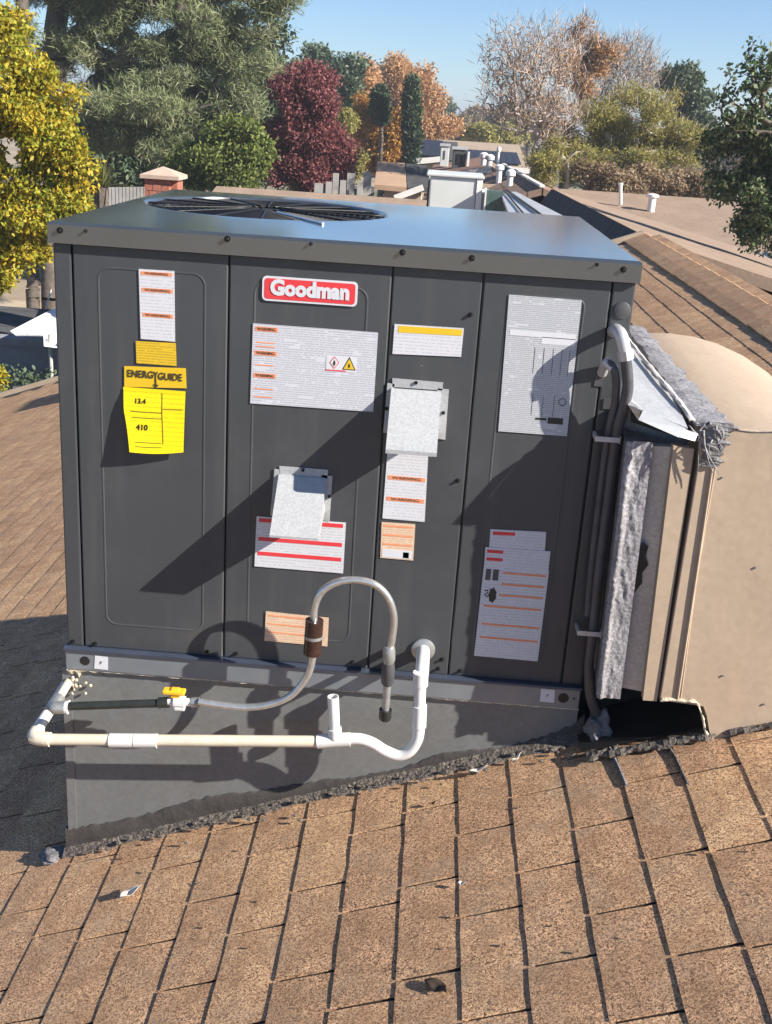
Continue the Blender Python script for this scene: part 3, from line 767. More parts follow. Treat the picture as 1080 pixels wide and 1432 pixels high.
# big flammability label
l, Q = sheet('warning_label', [(354, 452), (529, 465), (522, 576), (350, 564)], LY, MAT['print'], tags={'label': 'large white label with orange headings and two hazard symbols'})
for t0 in (.035, .33, .61): bars(l, Q, [(.02, .20, t0, t0 + .055)])
for t0 in (.22, .27, .50, .80, .90): patch('heading_line', Q, .03, .18, t0, t0 + .014, MAT['orange'], l)
patch('symbol_ground', Q, .60, .845, .33, .52, MAT['white'], l, .0006)
def poly_on(name, Q, pts, mat, parent, off=.0010):
    return mesh(name, [tuple(bilerp(Q, s, t) + np.array([0, -off, 0])) for s, t in pts], [tuple(range(len(pts)))], mat, parent)
poly_on('hazard_diamond', Q, [(.665, .33), (.705, .41), (.665, .49), (.625, .41)], MAT['red'], l)
poly_on('hazard_diamond_field', Q, [(.665, .345), (.698, .41), (.665, .475), (.632, .41)], MAT['white'], l, .0013)
flame = [(0, -.5), (-.30, -.2), (-.22, .15), (-.02, .5), (.05, .2), (.22, .3), (.30, -.15)]
poly_on('flame', Q, [(.665 + a * .035, .413 - b_ * .085) for a, b_ in flame], MAT['ink'], l, .0016)
poly_on('hazard_triangle', Q, [(.785, .325), (.84, .49), (.73, .49)], MAT['ink'], l)
poly_on('hazard_triangle_field', Q, [(.785, .35), (.828, .48), (.742, .48)], MAT['ydeep'], l, .0013)
poly_on('flame', Q, [(.785 + a * .030, .435 - b_ * .07) for a, b_ in flame], MAT['ink'], l, .0016)
patch('heading_line', Q, .60, .76, .50, .515, MAT['red'], l, .0009)
# yellow and white rating strip
l, Q = sheet('warning_label', [(552, 453), (649, 459), (645, 499), (549, 495)], LY, MAT['print_white'], tags={'label': 'white label with a yellow top strip'})
patch('yellow_strip', Q, .06, .98, .05, .27, MAT['ydeep'], l)
# specification sheet with table
l, Q = sheet('rating_sheet', [(712, 412), (814, 420), (793, 610), (697, 603)], LY, MAT['print_dense'], tags={'label': 'tall white rating sheet with tables of small print'})
for s in (.42, .55, .68, .80, .91): patch('table_line', Q, s, s + .006, .36, .55, MAT['ink'], l, .0004, .0002)
for s in (.45, .6, .76): patch('table_line', Q, s, s + .006, .70, .86, MAT['ink'], l, .0004, .0002)
patch('blank_field', Q, .05, .97, .245, .285, MAT['white'], l)
patch('blank_field', Q, .50, .97, .28, .33, MAT['white'], l)
patch('certification_mark', Q, .52, .68, .875, .892, MAT['ink'], l); patch('certification_mark', Q, .70, .92, .868, .915, MAT['ink'], l)
bm = bmesh.new(); c = bilerp(Q, .88, .745); add_tube(bm, [(c[0] + .008 * math.cos(a), c[1] - .001, c[2] + .008 * math.sin(a)) for a in np.linspace(0, 2 * math.pi, 25)], .0008, 4, False); bm_obj('round_mark', bm, MAT['ink'], l)
# red-striped label under the lower cover
l, Q = sheet('warning_label', [(359, 722), (484, 731), (480, 802), (356, 792)], LY, MAT['print_white'], tags={'label': 'white label with three red bars below the lower metal cover'})
for t0 in (.03, .40, .69): patch('red_bar', Q, .03, .97, t0, t0 + .075, MAT['red'], l)
l, Q = sheet('warning_label', [(542, 632), (599, 637), (594, 730), (535, 725)], LY, MAT['print_white'], tags={'label': 'white label with orange bars, partly under the upper metal cover'})
bars(l, Q, [(.06, .96, .34, .40), (.06, .96, .66, .72)])
l, Q = sheet('warning_label', [(534, 730), (581, 733), (578, 784), (532, 780)], LY, MAT['print_cream'], tags={'label': 'small cream label below the orange barred one'})
for t0 in (.08, .33, .58): patch('header_bar', Q, .06, .95, t0, t0 + .04, MAT['orange'], l)
patch('blank_field', Q, .05, .95, .74, .97, MAT['white'], l)
patch('code_square', Q, .68, .86, .79, .95, MAT['conduit'], l)
l, Q = sheet('warning_label', [(372, 855), (460, 864), (458, 904), (370, 896)], LY, MAT['print_cream'], tags={'label': 'cream label behind the hose sleeve'})
for t0 in (.10, .38, .66): patch('header_bar', Q, .04, .93, t0, t0 + .04, MAT['orange'], l)
l, Q = sheet('warning_label', [(686, 740), (764, 744), (762, 772), (684, 769)], LY, MAT['print_white'], tags={'label': 'topmost of three overlapping white labels at lower right'})
patch('header_bar', Q, .05, .45, .10, .26, MAT['red'], l)
l, Q = sheet('warning_label', [(679, 765), (770, 771), (767, 799), (677, 792)], LY - .001, MAT['print_white'], tags={'label': 'middle one of three overlapping white labels at lower right'})
patch('header_bar', Q, .03, .28, .12, .28, MAT['red'], l); patch('header_bar', Q, .03, .28, .52, .68, MAT['red'], l)
l, Q = sheet('warning_label', [(677, 791), (768, 798), (752, 925), (663, 917)], LY, MAT['print_white'], tags={'label': 'lowest and largest of three overlapping white labels at lower right'})
for s0, t0 in ((.30, .05), (.30, .17), (.28, .29), (.06, .42), (.06, .62), (.06, .77)): patch('header_bar', Q, s0, .96, t0, t0 + .022, MAT['orange'], l)
# picture of a hand warning: gear blob and a hooked line
bm = bmesh.new()
c = bilerp(Q, .18, .31)
poly = [(c[0] + .0085 * (1 + .25 * (k % 2)) * math.cos(2 * math.pi * k / 14), c[1] - .001, c[2] + .018 * (1 + .18 * (k % 2)) * math.sin(2 * math.pi * k / 14)) for k in range(14)]
bm.faces.new([bm.verts.new(p_) for p_ in poly]); bm_obj('pictogram', bm, MAT['ink'], l)
c = bilerp(Q, .08, .30); bm = bmesh.new(); add_tube(bm, [(c[0] + a, c[1] - .001, c[2] + b_) for a, b_ in ((-.004, .008), (.003, .010), (.004, .003), (-.003, -.002), (.002, -.008), (.006, -.004))], .0013, 5); bm_obj('pictogram', bm, MAT['ink'], l)
patch('certification_mark', Q, .04, .12, .03, .15, MAT['conduit'], l); patch('certification_mark', Q, .15, .24, .03, .15, MAT['conduit'], l)
l, Q = sheet('rail_tag', [(133, 917), (151, 919), (151, 937), (132, 935)], -.0112, MAT['white']); c = bilerp(Q, .5, .5); text('lettering', 'F', (c[0], c[1] - .001, c[2]), .012, MAT['ink'], l)
l, Q = sheet('rail_tag', [(757, 963), (776, 965), (775, 983), (755, 981)], -.0112, MAT['white']); c = bilerp(Q, .5, .5); text('lettering', 'F', (c[0], c[1] - .001, c[2]), .012, MAT['ink'], l)

# ---- hinged knock-out covers: flat flanges on the panel, lid slanting out at the bottom
def cover(tl, tr, bl, br, lip, flL, flR, flT, scr, prot, lab):
    TL = P(*tl, -.010); TR = P(*tr, -.010); BL = P(*bl, -prot); BR = P(*br, -prot)
    x0 = (TL[0] + BL[0]) / 2; x1 = (TR[0] + BR[0]) / 2; zt = (TL[2] + TR[2]) / 2; zb = (BL[2] + BR[2]) / 2
    t_ = .0016
    bm = bmesh.new()
    v = [bm.verts.new(p_) for p_ in [(x0, -.010, zt), (x1, -.010, zt), (x1, -prot, zb), (x0, -prot, zb), (x0, -.0015, zt), (x1, -.0015, zt), (x1, -.0015, zb + .02), (x0, -.0015, zb + .02),
                                     (x0, -prot, zb - lip), (x1, -prot, zb - lip)]]
    for f in [(3, 2, 1, 0), (0, 1, 5, 4), (0, 4, 7, 8, 3), (1, 2, 9, 6, 5), (8, 9, 2, 3)]: bm.faces.new([v[i] for i in f])
    o = bm_obj('knockout_cover', bm, MAT['galv_bright'], unit, tags={'label': lab})
    sm = o.modifiers.new('thickness', 'SOLIDIFY'); sm.thickness = t_; sm.offset = -1
    for nm, c4 in (('flange', flL), ('flange', flR), ('flange', flT)):
        sheet(nm, c4, -.0036, MAT['galv_bright'], o, .0024)
    for u, v_ in scr:
        q = P(u, v_, -.0036); bm = bmesh.new(); add_tube(bm, [(q[0], q[1], q[2]), (q[0], q[1] - .004, q[2])], .0042, 8); bm_obj('screw', bm, MAT['screw'], o)
cover((548, 543), (616, 549), (539, 628), (612, 634), .009, [(542, 536), (552, 537), (547, 606), (536, 605)], [(612, 543), (628, 545), (623, 615), (608, 613)],
      [(549, 529), (620, 535), (619, 546), (549, 541)], ((582, 535), (620, 577), (541, 571)), .125, 'galvanised weather cover, the higher one')
cover((390, 664), (455, 669), (377, 748), (447, 754), .005, [(384, 656), (392, 657), (387, 722), (378, 721)], [(450, 664), (465, 666), (461, 729), (446, 727)],
      [(391, 652), (459, 657), (458, 670), (391, 665)], ((424, 657), (461, 694)), .135, 'galvanised weather cover, the lower one')
# overhead shadow-gap shelf behind covers is open underneath, as on the real part

# ------------------------------------------------------------------ gas line
YG = -.115
gas = thing('gas_line', 'black gas pipe with yellow valve and looped pale hose before the curb', 'gas line', (0.3, YG, -.2))
def ptl(lst, y): return [P(u, v, y) for u, v in lst]
a = P(76, 988, YG); bck = a + np.array([0, .55, .0])
tube('branch_pipe', [a + np.array([0, .02, .004]), a + np.array([.0, .16, .01])], .011, MAT['pvc_aged'], gas)
tube('dark_pipe', [a + np.array([0, .16, .01]), a + np.array([0, .75, .03])], .0095, MAT['black_pipe'], gas)
bm = bmesh.new(); add_tube(bm, smooth_path([a + np.array([0, .035, .004]), a, a + np.array([.006, -.004, 0]), a + np.array([.03, 0, 0])], 4), .016, 14); smooth_by_angle(bm_obj('elbow', bm, MAT['steel'], gas))
tube('collar', [a + np.array([.028, 0, 0]), a + np.array([.036, 0, 0])], .0165, MAT['pvc'], gas)
tube('black_pipe', ptl([(85, 988), (235, 983)], YG), .0105, MAT['black_pipe'], gas)
tube('coupling', ptl([(222, 983), (236, 982)], YG), .0135, MAT['black_pipe'], gas)
va = thing  # (valve below)
vb = bmesh.new(); add_tube(vb, ptl([(233, 981), (243, 981), (244, 981), (259, 982), (260, 982), (270, 982)], YG), [.010, .010, .0155, .0155, .010, .010], 12)
c0 = P(252, 985, YG); add_box(vb, c0[0] - .014, c0[0] + .014, YG - .013, YG + .013, c0[2] - .012, c0[2] + .014, .004)
valve = bm_obj('valve', vb, MAT['pvc'], gas)
q = P(245, 968, YG); hb = bmesh.new(); add_box(hb, q[0] - .029, q[0] + .025, YG - .012, YG + .012, q[2] - .003, q[2] + .007, .003)
add_box(hb, q[0] - .010, q[0] + .012, YG - .008, YG + .008, q[2] - .014, q[2] + .011, .003); bm_obj('handle', hb, MAT['yellow'], valve)
tube('nut', ptl([(268, 982), (279, 982)], YG), .013, MAT['steel'], gas, 6)
loop = [(278, 981), (310, 986), (345, 989), (378, 985), (408, 972), (430, 945), (438, 915), (439, 880), (440, 850), (450, 828), (470, 815), (498, 811), (525, 818), (543, 836), (551, 862), (549, 890), (545, 908)]
tube('flexible_hose', smooth_path(ptl(loop, YG - .008), 6), .0088, MAT['hose'], gas)
tube('sleeve', ptl([(440, 867), (437, 914)], YG - .008), .0215, MAT['sleeve'], gas, 20)
tube('sleeve_band', ptl([(438.7, 888), (438.5, 892)], YG - .008), .0222, MAT['steel'], gas, 20)
tube('fitting', ptl([(545, 904), (544, 910), (544, 922), (543, 928)], YG - .008), [.0125, .0155, .0155, .012], MAT['steel'], gas)
tube('union', ptl([(543.5, 926), (543, 936), (542, 954), (542, 958)], YG - .006), [.0145, .0165, .0155, .011], MAT['conduit'], gas)
tube('drip_leg', ptl([(542, 956), (539, 996)], YG - .006), .0092, MAT['steel'], gas)
tube('cap', ptl([(539.5, 992), (538.6, 1004), (538.4, 1007)], YG - .006), [.0155, .0155, .012], MAT['black_pipe'], gas)
q1 = P(543, 940, YG - .006); tube('inlet_pipe', [q1, (q1[0], .0, q1[2] + .0)], .010, MAT['steel'], gas)

# ------------------------------------------------------------------ condensate drain
YC = -.112
drain = thing('condensate_drain', 'white pipe with trap and open vent stub running along the curb below the gas line', 'drain pipe', (0.4, YC, -.25))
e0 = P(592, 908, 0)
bm = bmesh.new(); add_tube(bm, [(e0[0], -.001, e0[2]), (e0[0], -.006, e0[2]), (e0[0], -.010, e0[2])], [.030, .029, .020], 28); smooth_by_angle(bm_obj('escutcheon', bm, MAT['steel'], drain))
dn = smooth_path([(e0[0], -.004, e0[2]), (e0[0], -.06, e0[2]), (e0[0] + .0, -.095, e0[2] - .010)], 5) + smooth_path([P(590, 932, YC), P(588, 960, YC)], 3)[1:]
tube('stub_pipe', dn, .0165, MAT['pvc'], drain, 18)
tube('coupling', ptl([(588.5, 940), (588, 958)], YC), .0185, MAT['pvc'], drain, 18)
tube('drop_pipe', smooth_path(ptl([(588, 950), (587, 985), (586, 1000)], YC), 4), .0145, MAT['pvc'], drain, 18)
tube('coupling', ptl([(587, 986), (586, 1016)], YC), .0178, MAT['pvc'], drain, 18)
tube('trap', smooth_path(ptl([(586, 1012), (584, 1032), (573, 1050), (556, 1056), (538, 1050), (522, 1040), (505, 1034), (486, 1033)], YC), 5), .0148, MAT['pvc'], drain, 18)
tube('tee', ptl([(444, 1037), (456, 1036), (470, 1035), (490, 1034)], YC), .0178, MAT['pvc'], drain, 18)
tube('tee_neck', ptl([(469, 1035), (468, 1018)], YC), .0172, MAT['pvc'], drain, 18)
# open vent stub: a real hollow pipe
bm = bmesh.new(); a = Vector(P(468, 1024, YC)); b_ = Vector(P(466, 974, YC)); add_tube(bm, [a, b_], .0138, 20, False)
add_tube(bm, [b_, a], .0115, 20, False); t_ = (b_ - a).normalized()
bm.verts.ensure_lookup_table(); r0 = bm.verts[20:40]; r1 = bm.verts[40:60]
for k in range(20):
    bm.faces.new((r0[k], r0[(k + 1) % 20], min(r1, key=lambda v: (v.co - r0[(k + 1) % 20].co).length), min(r1, key=lambda v: (v.co - r0[k].co).length)))
bm_obj('vent_stub', bm, MAT['pvc'], drain)
tube('long_pipe', ptl([(445, 1037), (62, 1034)], YC), .0145, MAT['pvc_aged'], drain, 18)
tube('coupling', ptl([(154, 1035.5), (187, 1035.8)], YC), .0180, MAT['pvc'], drain, 18)
tube('coupling', ptl([(188.5, 1035.8), (220, 1036)], YC), .0180, MAT['pvc'], drain, 18)
q = P(56, 1033, YC)
bm = bmesh.new(); add_tube(bm, [q + np.array([.026, 0, 0]), q + np.array([-.004, 0, 0]), q + np.array([-.014, .003, .0]), q + np.array([-.018, .012, .001]), q + np.array([-.018, .036, .003])], .0182, 18); smooth_by_angle(bm_obj('elbow', bm, MAT['pvc_aged'], drain))
tube('return_pipe', [q + np.array([-.018, .03, .003]), q + np.array([-.018, .07, .006]), q + np.array([-.018, .9, .02])], .0145, MAT['pvc'], drain, 18)
tube('painted_band', [q + np.array([-.018, .105, .009]), q + np.array([-.018, .135, .010])], .0152, MAT['conduit'], drain, 18)

# ------------------------------------------------------------------ electrical conduit on the right corner
con = thing('electrical_conduit', 'grey flexible electrical conduit strapped down the right corner of the dark unit', 'conduit', (1.28, -.04, 0))
tube('liquid_tight_conduit', smooth_path([P(858, 463, 0), P(862, 462, -.03), P(868, 468, -.055), P(873, 490, -.06), P(877, 515, -.06), P(878, 545, -.06), P(872, 572, -.05), P(864, 600, -.04), P(858, 640, -.03), P(848, 720, -.03), P(838, 800, -.03), P(830, 880, -.03), P(824, 930, -.03), P(826, 975, -.03), P(840, 1010, -.01)], 6), .0122, MAT['conduit'], con, 16)
tube('second_conduit', smooth_path([P(842, 520, 0), P(848, 508, -.03), P(858, 514, -.05), P(862, 535, -.05), P(860, 565, -.04), P(852, 600, -.03), P(846, 640, -.022), P(836, 720, -.022), P(828, 790, -.022), P(822, 860, -.022)], 6), .0092, MAT['conduit'], con, 14)
tube('connector', smooth_path([P(858, 463, 0), P(862, 462, -.03), P(869, 470, -.056), P(874, 492, -.062)], 4), .0145, MAT['conduit_pale'], con, 16)
tube('connector_nut', ptl([(874, 490), (876, 503)], -.061), .0175, MAT['conduit_pale'], con, 8)
tube('connector', smooth_path([P(842, 522, 0), P(848, 508, -.03), P(859, 516, -.05)], 4), .0115, MAT['conduit_pale'], con, 14)
for u, v in ((852, 612), (826, 882)):
    q = P(u, v, -.03); bm = bmesh.new()
    add_box(bm, q[0] - .030, q[0] + .022, -.0495, -.0475, q[2] - .006, q[2] + .006, .0005)
    add_box(bm, q[0] - .034, q[0] - .028, -.049, -.0005, q[2] - .006, q[2] + .006, .0005)
    add_box(bm, q[0] + .0215, q[0] + .0235, -.049, -.0005, q[2] - .009, q[2] + .009, .0003)
    bm_obj('strap', bm, MAT['conduit_pale'], con)
for (u, v) in ((838, 533), (850, 565)):
    q = P(u, v, -.002); box('strap_tab', q[0] - .01, q[0] + .01, -.003, -.001, q[2] - .012, q[2] + .012, MAT['conduit'], con)

# ------------------------------------------------------------------ duct on the right: tan elbow, galvanised transition, mastic
duct = thing('supply_duct', 'tan painted duct elbow joined to the unit by galvanised metal with ragged grey mastic', 'duct', (1.8, .3, roofz(1.8)))
YD = -.14
prof = [(1.462, .052), (1.462, .70), (1.468, .712), (1.48, .718), (1.56, .722), (1.63, .717), (1.70, .702), (1.78, .672), (1.86, .628), (1.94, .565), (2.01, .49), (2.07, .40), (2.11, .30), (2.13, .16), (2.13, roofz(2.13) - .01), (1.62, roofz(1.62) - .004), (1.598, roofz(1.598) + .002), (1.578, .02), (1.566, .045)]
def zback(x, z, y): return z + (.038 * (y - YD) / .94 if z > .25 else 0)
bm = bmesh.new(); ysd = [YD, YD + .002, .1, .4, .8]
rings = []
for yi, y in enumerate(ysd):
    ins = .002 if yi == 0 else 0
    rings.append([bm.verts.new((x + (ins if x < 1.5 else -ins if x > 2.1 else 0), y, zback(x, z, y) - (ins if z > .5 else 0))) for x, z in prof])
for a, b_ in zip(rings, rings[1:]):
    for k in range(len(prof)): bm.faces.new((a[k], a[(k + 1) % len(prof)], b_[(k + 1) % len(prof)], b_[k]))
# front face with a soft dent line: fan in bands
bm.faces.new(rings[0]); bm.faces.new(rings[-1][::-1])
smooth_by_angle(bm_obj('elbow_shell', bm, MAT['tan'], duct), 35)
# folded seam ribs on the front
tube('seam_rib', [(1.492, YD - .002, .70), (1.497, YD - .0025, .40), (1.502, YD - .002, .06)], .0035, MAT['tan'], duct, 8)
V = []; Fs = []
def ragged_strip(name, pts, w0, w1, mat, th=.004, n=50, jag=.012, nrm=(0, -1, 0), across=(1, 0, 0), tags=None):
    pts = smooth_path(pts, 10); pts = [pts[int(round(i))] for i in np.linspace(0, len(pts) - 1, n)]
    V = []; Fs = []; nn = np.array(nrm); ac = np.array(across)
    for i, p_ in enumerate(pts):
        t = i / (n - 1); w_ = w0 + (w1 - w0) * t
        a = p_ - ac * (w_ / 2 + jag * 1.6 * nz(i * .33, 1.3)); b_ = p_ + ac * (w_ / 2 + jag * 1.6 * nz(i * .41, 7.7) + jag * .6 * nz(i * 1.1, 2.2))
        m1 = p_ - ac * w_ * .2 + nn * th * (1.1 + .8 * nz(i * .5, 4.4)); m2 = p_ + ac * w_ * .2 + nn * th * (1.0 + .8 * nz(i * .45, 8.1))
        V += [tuple(a - nn * .002), tuple(a + nn * th * .5), tuple(m1), tuple(m2), tuple(b_ + nn * th * .5), tuple(b_ - nn * .002)]
    for i in range(n - 1):
        for k in range(5):
            a = 6 * i + k; Fs.append((a, a + 1, a + 7, a + 6))
    return mesh(name, V, Fs, mat, duct, False, tags)
# tan trim strip with the open seam beside it
hexa('trim_strip', [(1.424, YD + .006, .045), (1.457, YD + .006, .045), (1.457, YD + .03, .045), (1.424, YD + .03, .045), (1.404, YD + .006, .672), (1.450, YD + .006, .668), (1.450, YD + .03, .668), (1.404, YD + .03, .672)], MAT['tan'], duct)
box('seam_gap', 1.440, 1.464, YD + .0305, YD + .04, .045, .69, surf('brown_seam', (.10, .07, .045), (.15, .11, .075), 20, .8), duct)  # plain brown fill behind the open seam
# galvanised throat, recessed
hexa('throat_sheet', [(1.372, -.085, .05), (1.43, -.10, .05), (1.43, -.08, .05), (1.372, -.06, .05), (1.362, -.085, .655), (1.412, -.10, .66), (1.412, -.08, .66), (1.362, -.06, .655)], MAT['galv_duct'], duct)
q = P(895, 790, -.104)
bm = bmesh.new()
pl = [(.0, .055), (.014, .045), (.010, .02), (.020, .0), (.008, -.02), (.012, -.045), (-.002, -.07), (-.014, -.085), (-.018, -.05), (-.012, -.01), (-.010, .03)]
bm.faces.new([bm.verts.new((q[0] + a, -.1015 + 0 * a, q[2] + b_)) for a, b_ in pl]); bm_obj('torn_hole', bm, MAT['black'], duct)
# coated insulation flange next to the unit
V = []; Fs = []; nzr = 160; nx = 16
zs = np.linspace(.035, .672, nzr)
for i, z in enumerate(zs):
    t = (z - .035) / .637
    xa_ = 1.316 - .012 * t + .004 * nz(i * .6, 1.1); xb_ = 1.374 - .011 * t
    for k in range(nx):
        s = k / (nx - 1)
        yb = YD + .002 - .009 * math.exp(-((s - .16) / .12) ** 2) + .004 * nz(s * 6, z * 26, 3) + .002 * nz(s * 15, z * 80, 6)
        if s > .75: yb = YD + .002
        V.append((xa_ + (xb_ - xa_) * s, yb + .02, z))
for i in range(nzr - 1):
    for k in range(nx - 1): a = i * nx + k; Fs.append((a, a + 1, a + nx + 1, a + nx))
mesh('insulation_flange', V, Fs, MAT['mastic_light'], duct, True)
hexa('flange_core', [(1.318, YD + .03, .037), (1.373, YD + .026, .037), (1.373, .0, .037), (1.33, .02, .037), (1.306, YD + .03, .66), (1.362, YD + .026, .66), (1.362, .0, .66), (1.318, .02, .66)], MAT['mastic'], duct)
# transition shell to the unit side and its metal top
hexa('transition_box', [(1.303, .05, .03), (1.462, .0, .03), (1.462, .78, .03), (1.303, .78, .03), (1.303, .05, .715), (1.462, .0, .712), (1.462, .78, .75), (1.303, .78, .75)], MAT['galv_duct'], duct)
T0 = P(900, 573, -.10); T1 = P(962, 598, -.165); 
hexa('hood_top', [(1.304, .76, .760), (1.475, .76, .757), (T1[0], T1[1], T1[2] - .004), (T0[0] - .012, T0[1] + .01, T0[2] - .004), (1.304, .76, .765), (1.475, .76, .762), (T1[0], T1[1], T1[2]), (T0[0] - .012, T0[1] + .01, T0[2])], MAT['galv_duct'], duct)
a, b_, c, d = P(900, 573, -.101), P(959, 599, -.166), P(950, 612, -.185), P(893, 587, -.118)
off = np.array([0, .002, -.001])
hexa('hood_lip', [d, c, c + off, d + off, a, b_, b_ + off, a + off], surf('pale_bent_metal', (.66, .66, .66), (.78, .78, .77), 30, .4, .1), duct)
a, b_, c, d = P(957, 600, -.166), P(976, 606, -.17), P(972, 617, -.18), P(951, 611, -.184)
hexa('folded_tab', [d, c, c + off, d + off, a, b_, b_ + off, a + off], MAT['galv_duct'], duct)
q = P(884, 575, -.06); hexa('bent_tab', [P(878, 566, -.07), P(893, 588, -.08), P(895, 587, -.07), P(880, 564, -.06), P(882, 560, -.06), P(897, 572, -.09), P(899, 571, -.08), P(884, 558, -.05)], MAT['galv_duct'], duct)
mesh('painted_hood_shade', [P(882, 590, -.03), P(980, 622, -.05), P(980, 600, -.05), P(882, 570, -.03)], [(0, 1, 2, 3)], MAT['black'], duct)  # black sheet stands in for the shade below the hood lip
ragged_strip('mastic_seam', [np.array((1.445, .78, .775)), np.array((1.458, .5, .762)), np.array((1.466, .2, .745)), np.array((1.478, -.05, .730)), np.array((1.486, -.15, .722))], .050, .085, MAT['mastic_light'], .005, 70, .008, (0, 0, 1), (1, 0, 0))
ragged_strip('mastic_ridge', [np.array((1.405, .77, .772)), np.array((1.415, .4, .758)), np.array((1.432, .05, .742)), np.array((1.442, -.12, .726))], .008, .012, surf('tape_edge', (.60, .55, .53), (.70, .65, .62), 20, .6), .003, 50, .0012, (0, 0, 1), (1, 0, 0))
ragged_strip('smeared_mastic', [np.array((1.488, YD - .004, .735)), np.array((1.486, YD - .006, .70)), np.array((1.488, YD - .005, .66)), np.array((1.486, YD - .003, .635))], .060, .045, MAT['mastic'], .006, 26, .010)
bm = bmesh.new()
for k in range(15):
    a = np.array([1.478 + random.gauss(0, .016), YD - .008 - random.random() * .012, .722 + random.uniform(-.03, .012)])
    pts = [a]; dr = np.array([random.gauss(.3, .5), random.gauss(-.1, .25), random.gauss(-.55, .6)])
    for s in range(5): pts.append(pts[-1] + dr * random.uniform(.006, .014)); dr = dr + np.array([random.gauss(0, .3), random.gauss(0, .1), random.gauss(-.12, .2)])
    pts = [np.array([p_[0], min(p_[1], YD - .004), p_[2]]) for p_ in pts]
    add_tube(bm, pts, [.0034, .0028, .002, .0014, .001, .0006], 5)
bm_obj('loose_strands', bm, MAT['mastic_light'], duct, True, {'kind': 'stuff'})
# crack lines in the paint
tube('paint_crack', smooth_path([P(1005, 599, YD - .001), P(1030, 601, YD - .001), P(1052, 604, YD - .001), P(1085, 604, YD - .001)], 4), .0012, MAT['mastic'], duct, 5)
tube('folded_edge', [P(1003, 640, YD - .001), P(975, 800, YD - .001), P(952, 975, YD - .001)], .0022, MAT['tan'], duct, 6)
bm = bmesh.new()
for u, v in ((1010, 668), (1056, 794), (1011, 945), (1068, 985), (1008, 645)):
    q = P(u, v, YD - .001); add_tube(bm, [q, q + np.array([0, -.002, 0])], .0028, 7)
bm_obj('tar_specks', bm, MAT['mastic'], duct)
# black sheets painting in the shade of the open gap under the duct
hexa('gap_shade_floor', [plane_pt(1.31, -.085, .014), plane_pt(1.60, -.10, .014), plane_pt(1.60, .75, .014), plane_pt(1.31, .75, .014), plane_pt(1.31, -.085, .018), plane_pt(1.60, -.10, .018), plane_pt(1.60, .75, .018), plane_pt(1.31, .75, .018)], MAT['black'], duct)
mesh('gap_shade_back', [(1.303, .10, -.16), (1.6, .10, -.07), (1.6, .10, .06), (1.303, .10, .06)], [(0, 1, 2, 3)], MAT['black'], duct)
# tar and broken trim at the foot of the duct
ragged_strip('foot_sealant', [np.array(plane_pt(1.585, -.125, .014)), np.array(plane_pt(1.75, -.155, .014)), np.array(plane_pt(2.1, -.155, .014))], .02, .035, MAT['tar_grit'], .006, 40, .012, (-.2, 0, 1), (0, 1, 0))
ragged_strip('gap_edge_trim', [P(925, 978, YD - .002), P(955, 980, YD - .002), P(975, 984, YD - .002), P(984, 1010, YD - .004), P(989, 1030, YD - .004)], .008, .008, MAT['foam'], .003, 30, .003, (0, -1, 0), (.5, 0, .8))
ragged_strip('gap_sill', [np.array(plane_pt(1.32, -.115, .016)), np.array(plane_pt(1.45, -.13, .016)), np.array(plane_pt(1.6, -.14, .014))], .03, .03, MAT['tar_grit'], .008, 40, .012, (-.2, 0, 1), (0, 1, 0))

# ------------------------------------------------------------------ litter on the shingles
def leaf(name, label, cat, px, L_, W_, ang, mat, lift=.012, curl=.35, grp=None):
    c = PR(*px); V = []; n_ = 9
    for i in range(n_):
        t = i / (n_ - 1); s = (t - .5) * L_; w_ = W_ * math.sin(math.pi * min(1, t * 1.05 + .02)) ** .8
        for k in (-1, -.4, 0, .4, 1):
            z = lift + curl * (abs(k) ** 1.5) * w_ + curl * .8 * L_ * (t - .5) ** 2 + .003 * math.sin(9 * t)
            x = s * math.cos(ang) - k * w_ * math.sin(ang) + .15 * L_ * math.sin(2.5 * t) * -math.sin(ang); y = s * math.sin(ang) + k * w_ * math.cos(ang)
            V.append((c[0] + x, c[1] + y, roofz(c[0] + x) + z))
    Fs = [(5 * i + k, 5 * i + k + 1, 5 * i + k + 6, 5 * i + k + 5) for i in range(n_ - 1) for k in range(4)]
    o = mesh(name, V, Fs, mat, None, True)
    sm = o.modifiers.new('thickness', 'SOLIDIFY'); sm.thickness = .0008
    o['label'] = label; o['category'] = cat
    if grp: o['group'] = grp
    return o
leaf('dry_leaf', 'curled dark brown leaf lying on the shingles near the bottom edge', 'leaf', (607, 1387), .06, .014, -.9, surf('dark_leaf', (.03, .02, .014), (.06, .04, .025), 60, .7), .010, .2)
leaf('dry_leaf', 'pale torn leaf lying on the shingles at lower left', 'leaf', (184, 1256), .06, .016, .6, MAT['paper'], .014, .5)
leaf('paper_scrap', 'long cream paper scrap caught in the tar below the curb', 'scrap', (668, 1088), .055, .007, .15, MAT['paper'], .024, .3)
leaf('paper_scrap', 'forked cream paper scrap near the tar, right of the long scrap', 'scrap', (722, 1074), .04, .006, .8, MAT['paper'], .03, .3)
leaf('dry_leaf', 'tiny brown leaf on the shingles just below the long paper scrap', 'leaf', (605, 1130), .022, .006, .2, MAT['leaf_dry'], .013, .5)
leaf('dry_leaf', 'small tan leaf in a shingle joint below the middle of the curb', 'leaf', (645, 1243), .02, .005, -.3, MAT['paper'], .013, .5)
bm = bmesh.new()
for k in range(22):
    c = PR(random.uniform(0, 1080), random.uniform(1120, 1425)); s = random.uniform(.0015, .004)
    if c[1] > -.06: continue
    bmesh.ops.create_icosphere(bm, subdivisions=1, radius=s, matrix=Matrix.Translation((c[0], c[1], roofz(c[0]) + .0095)))
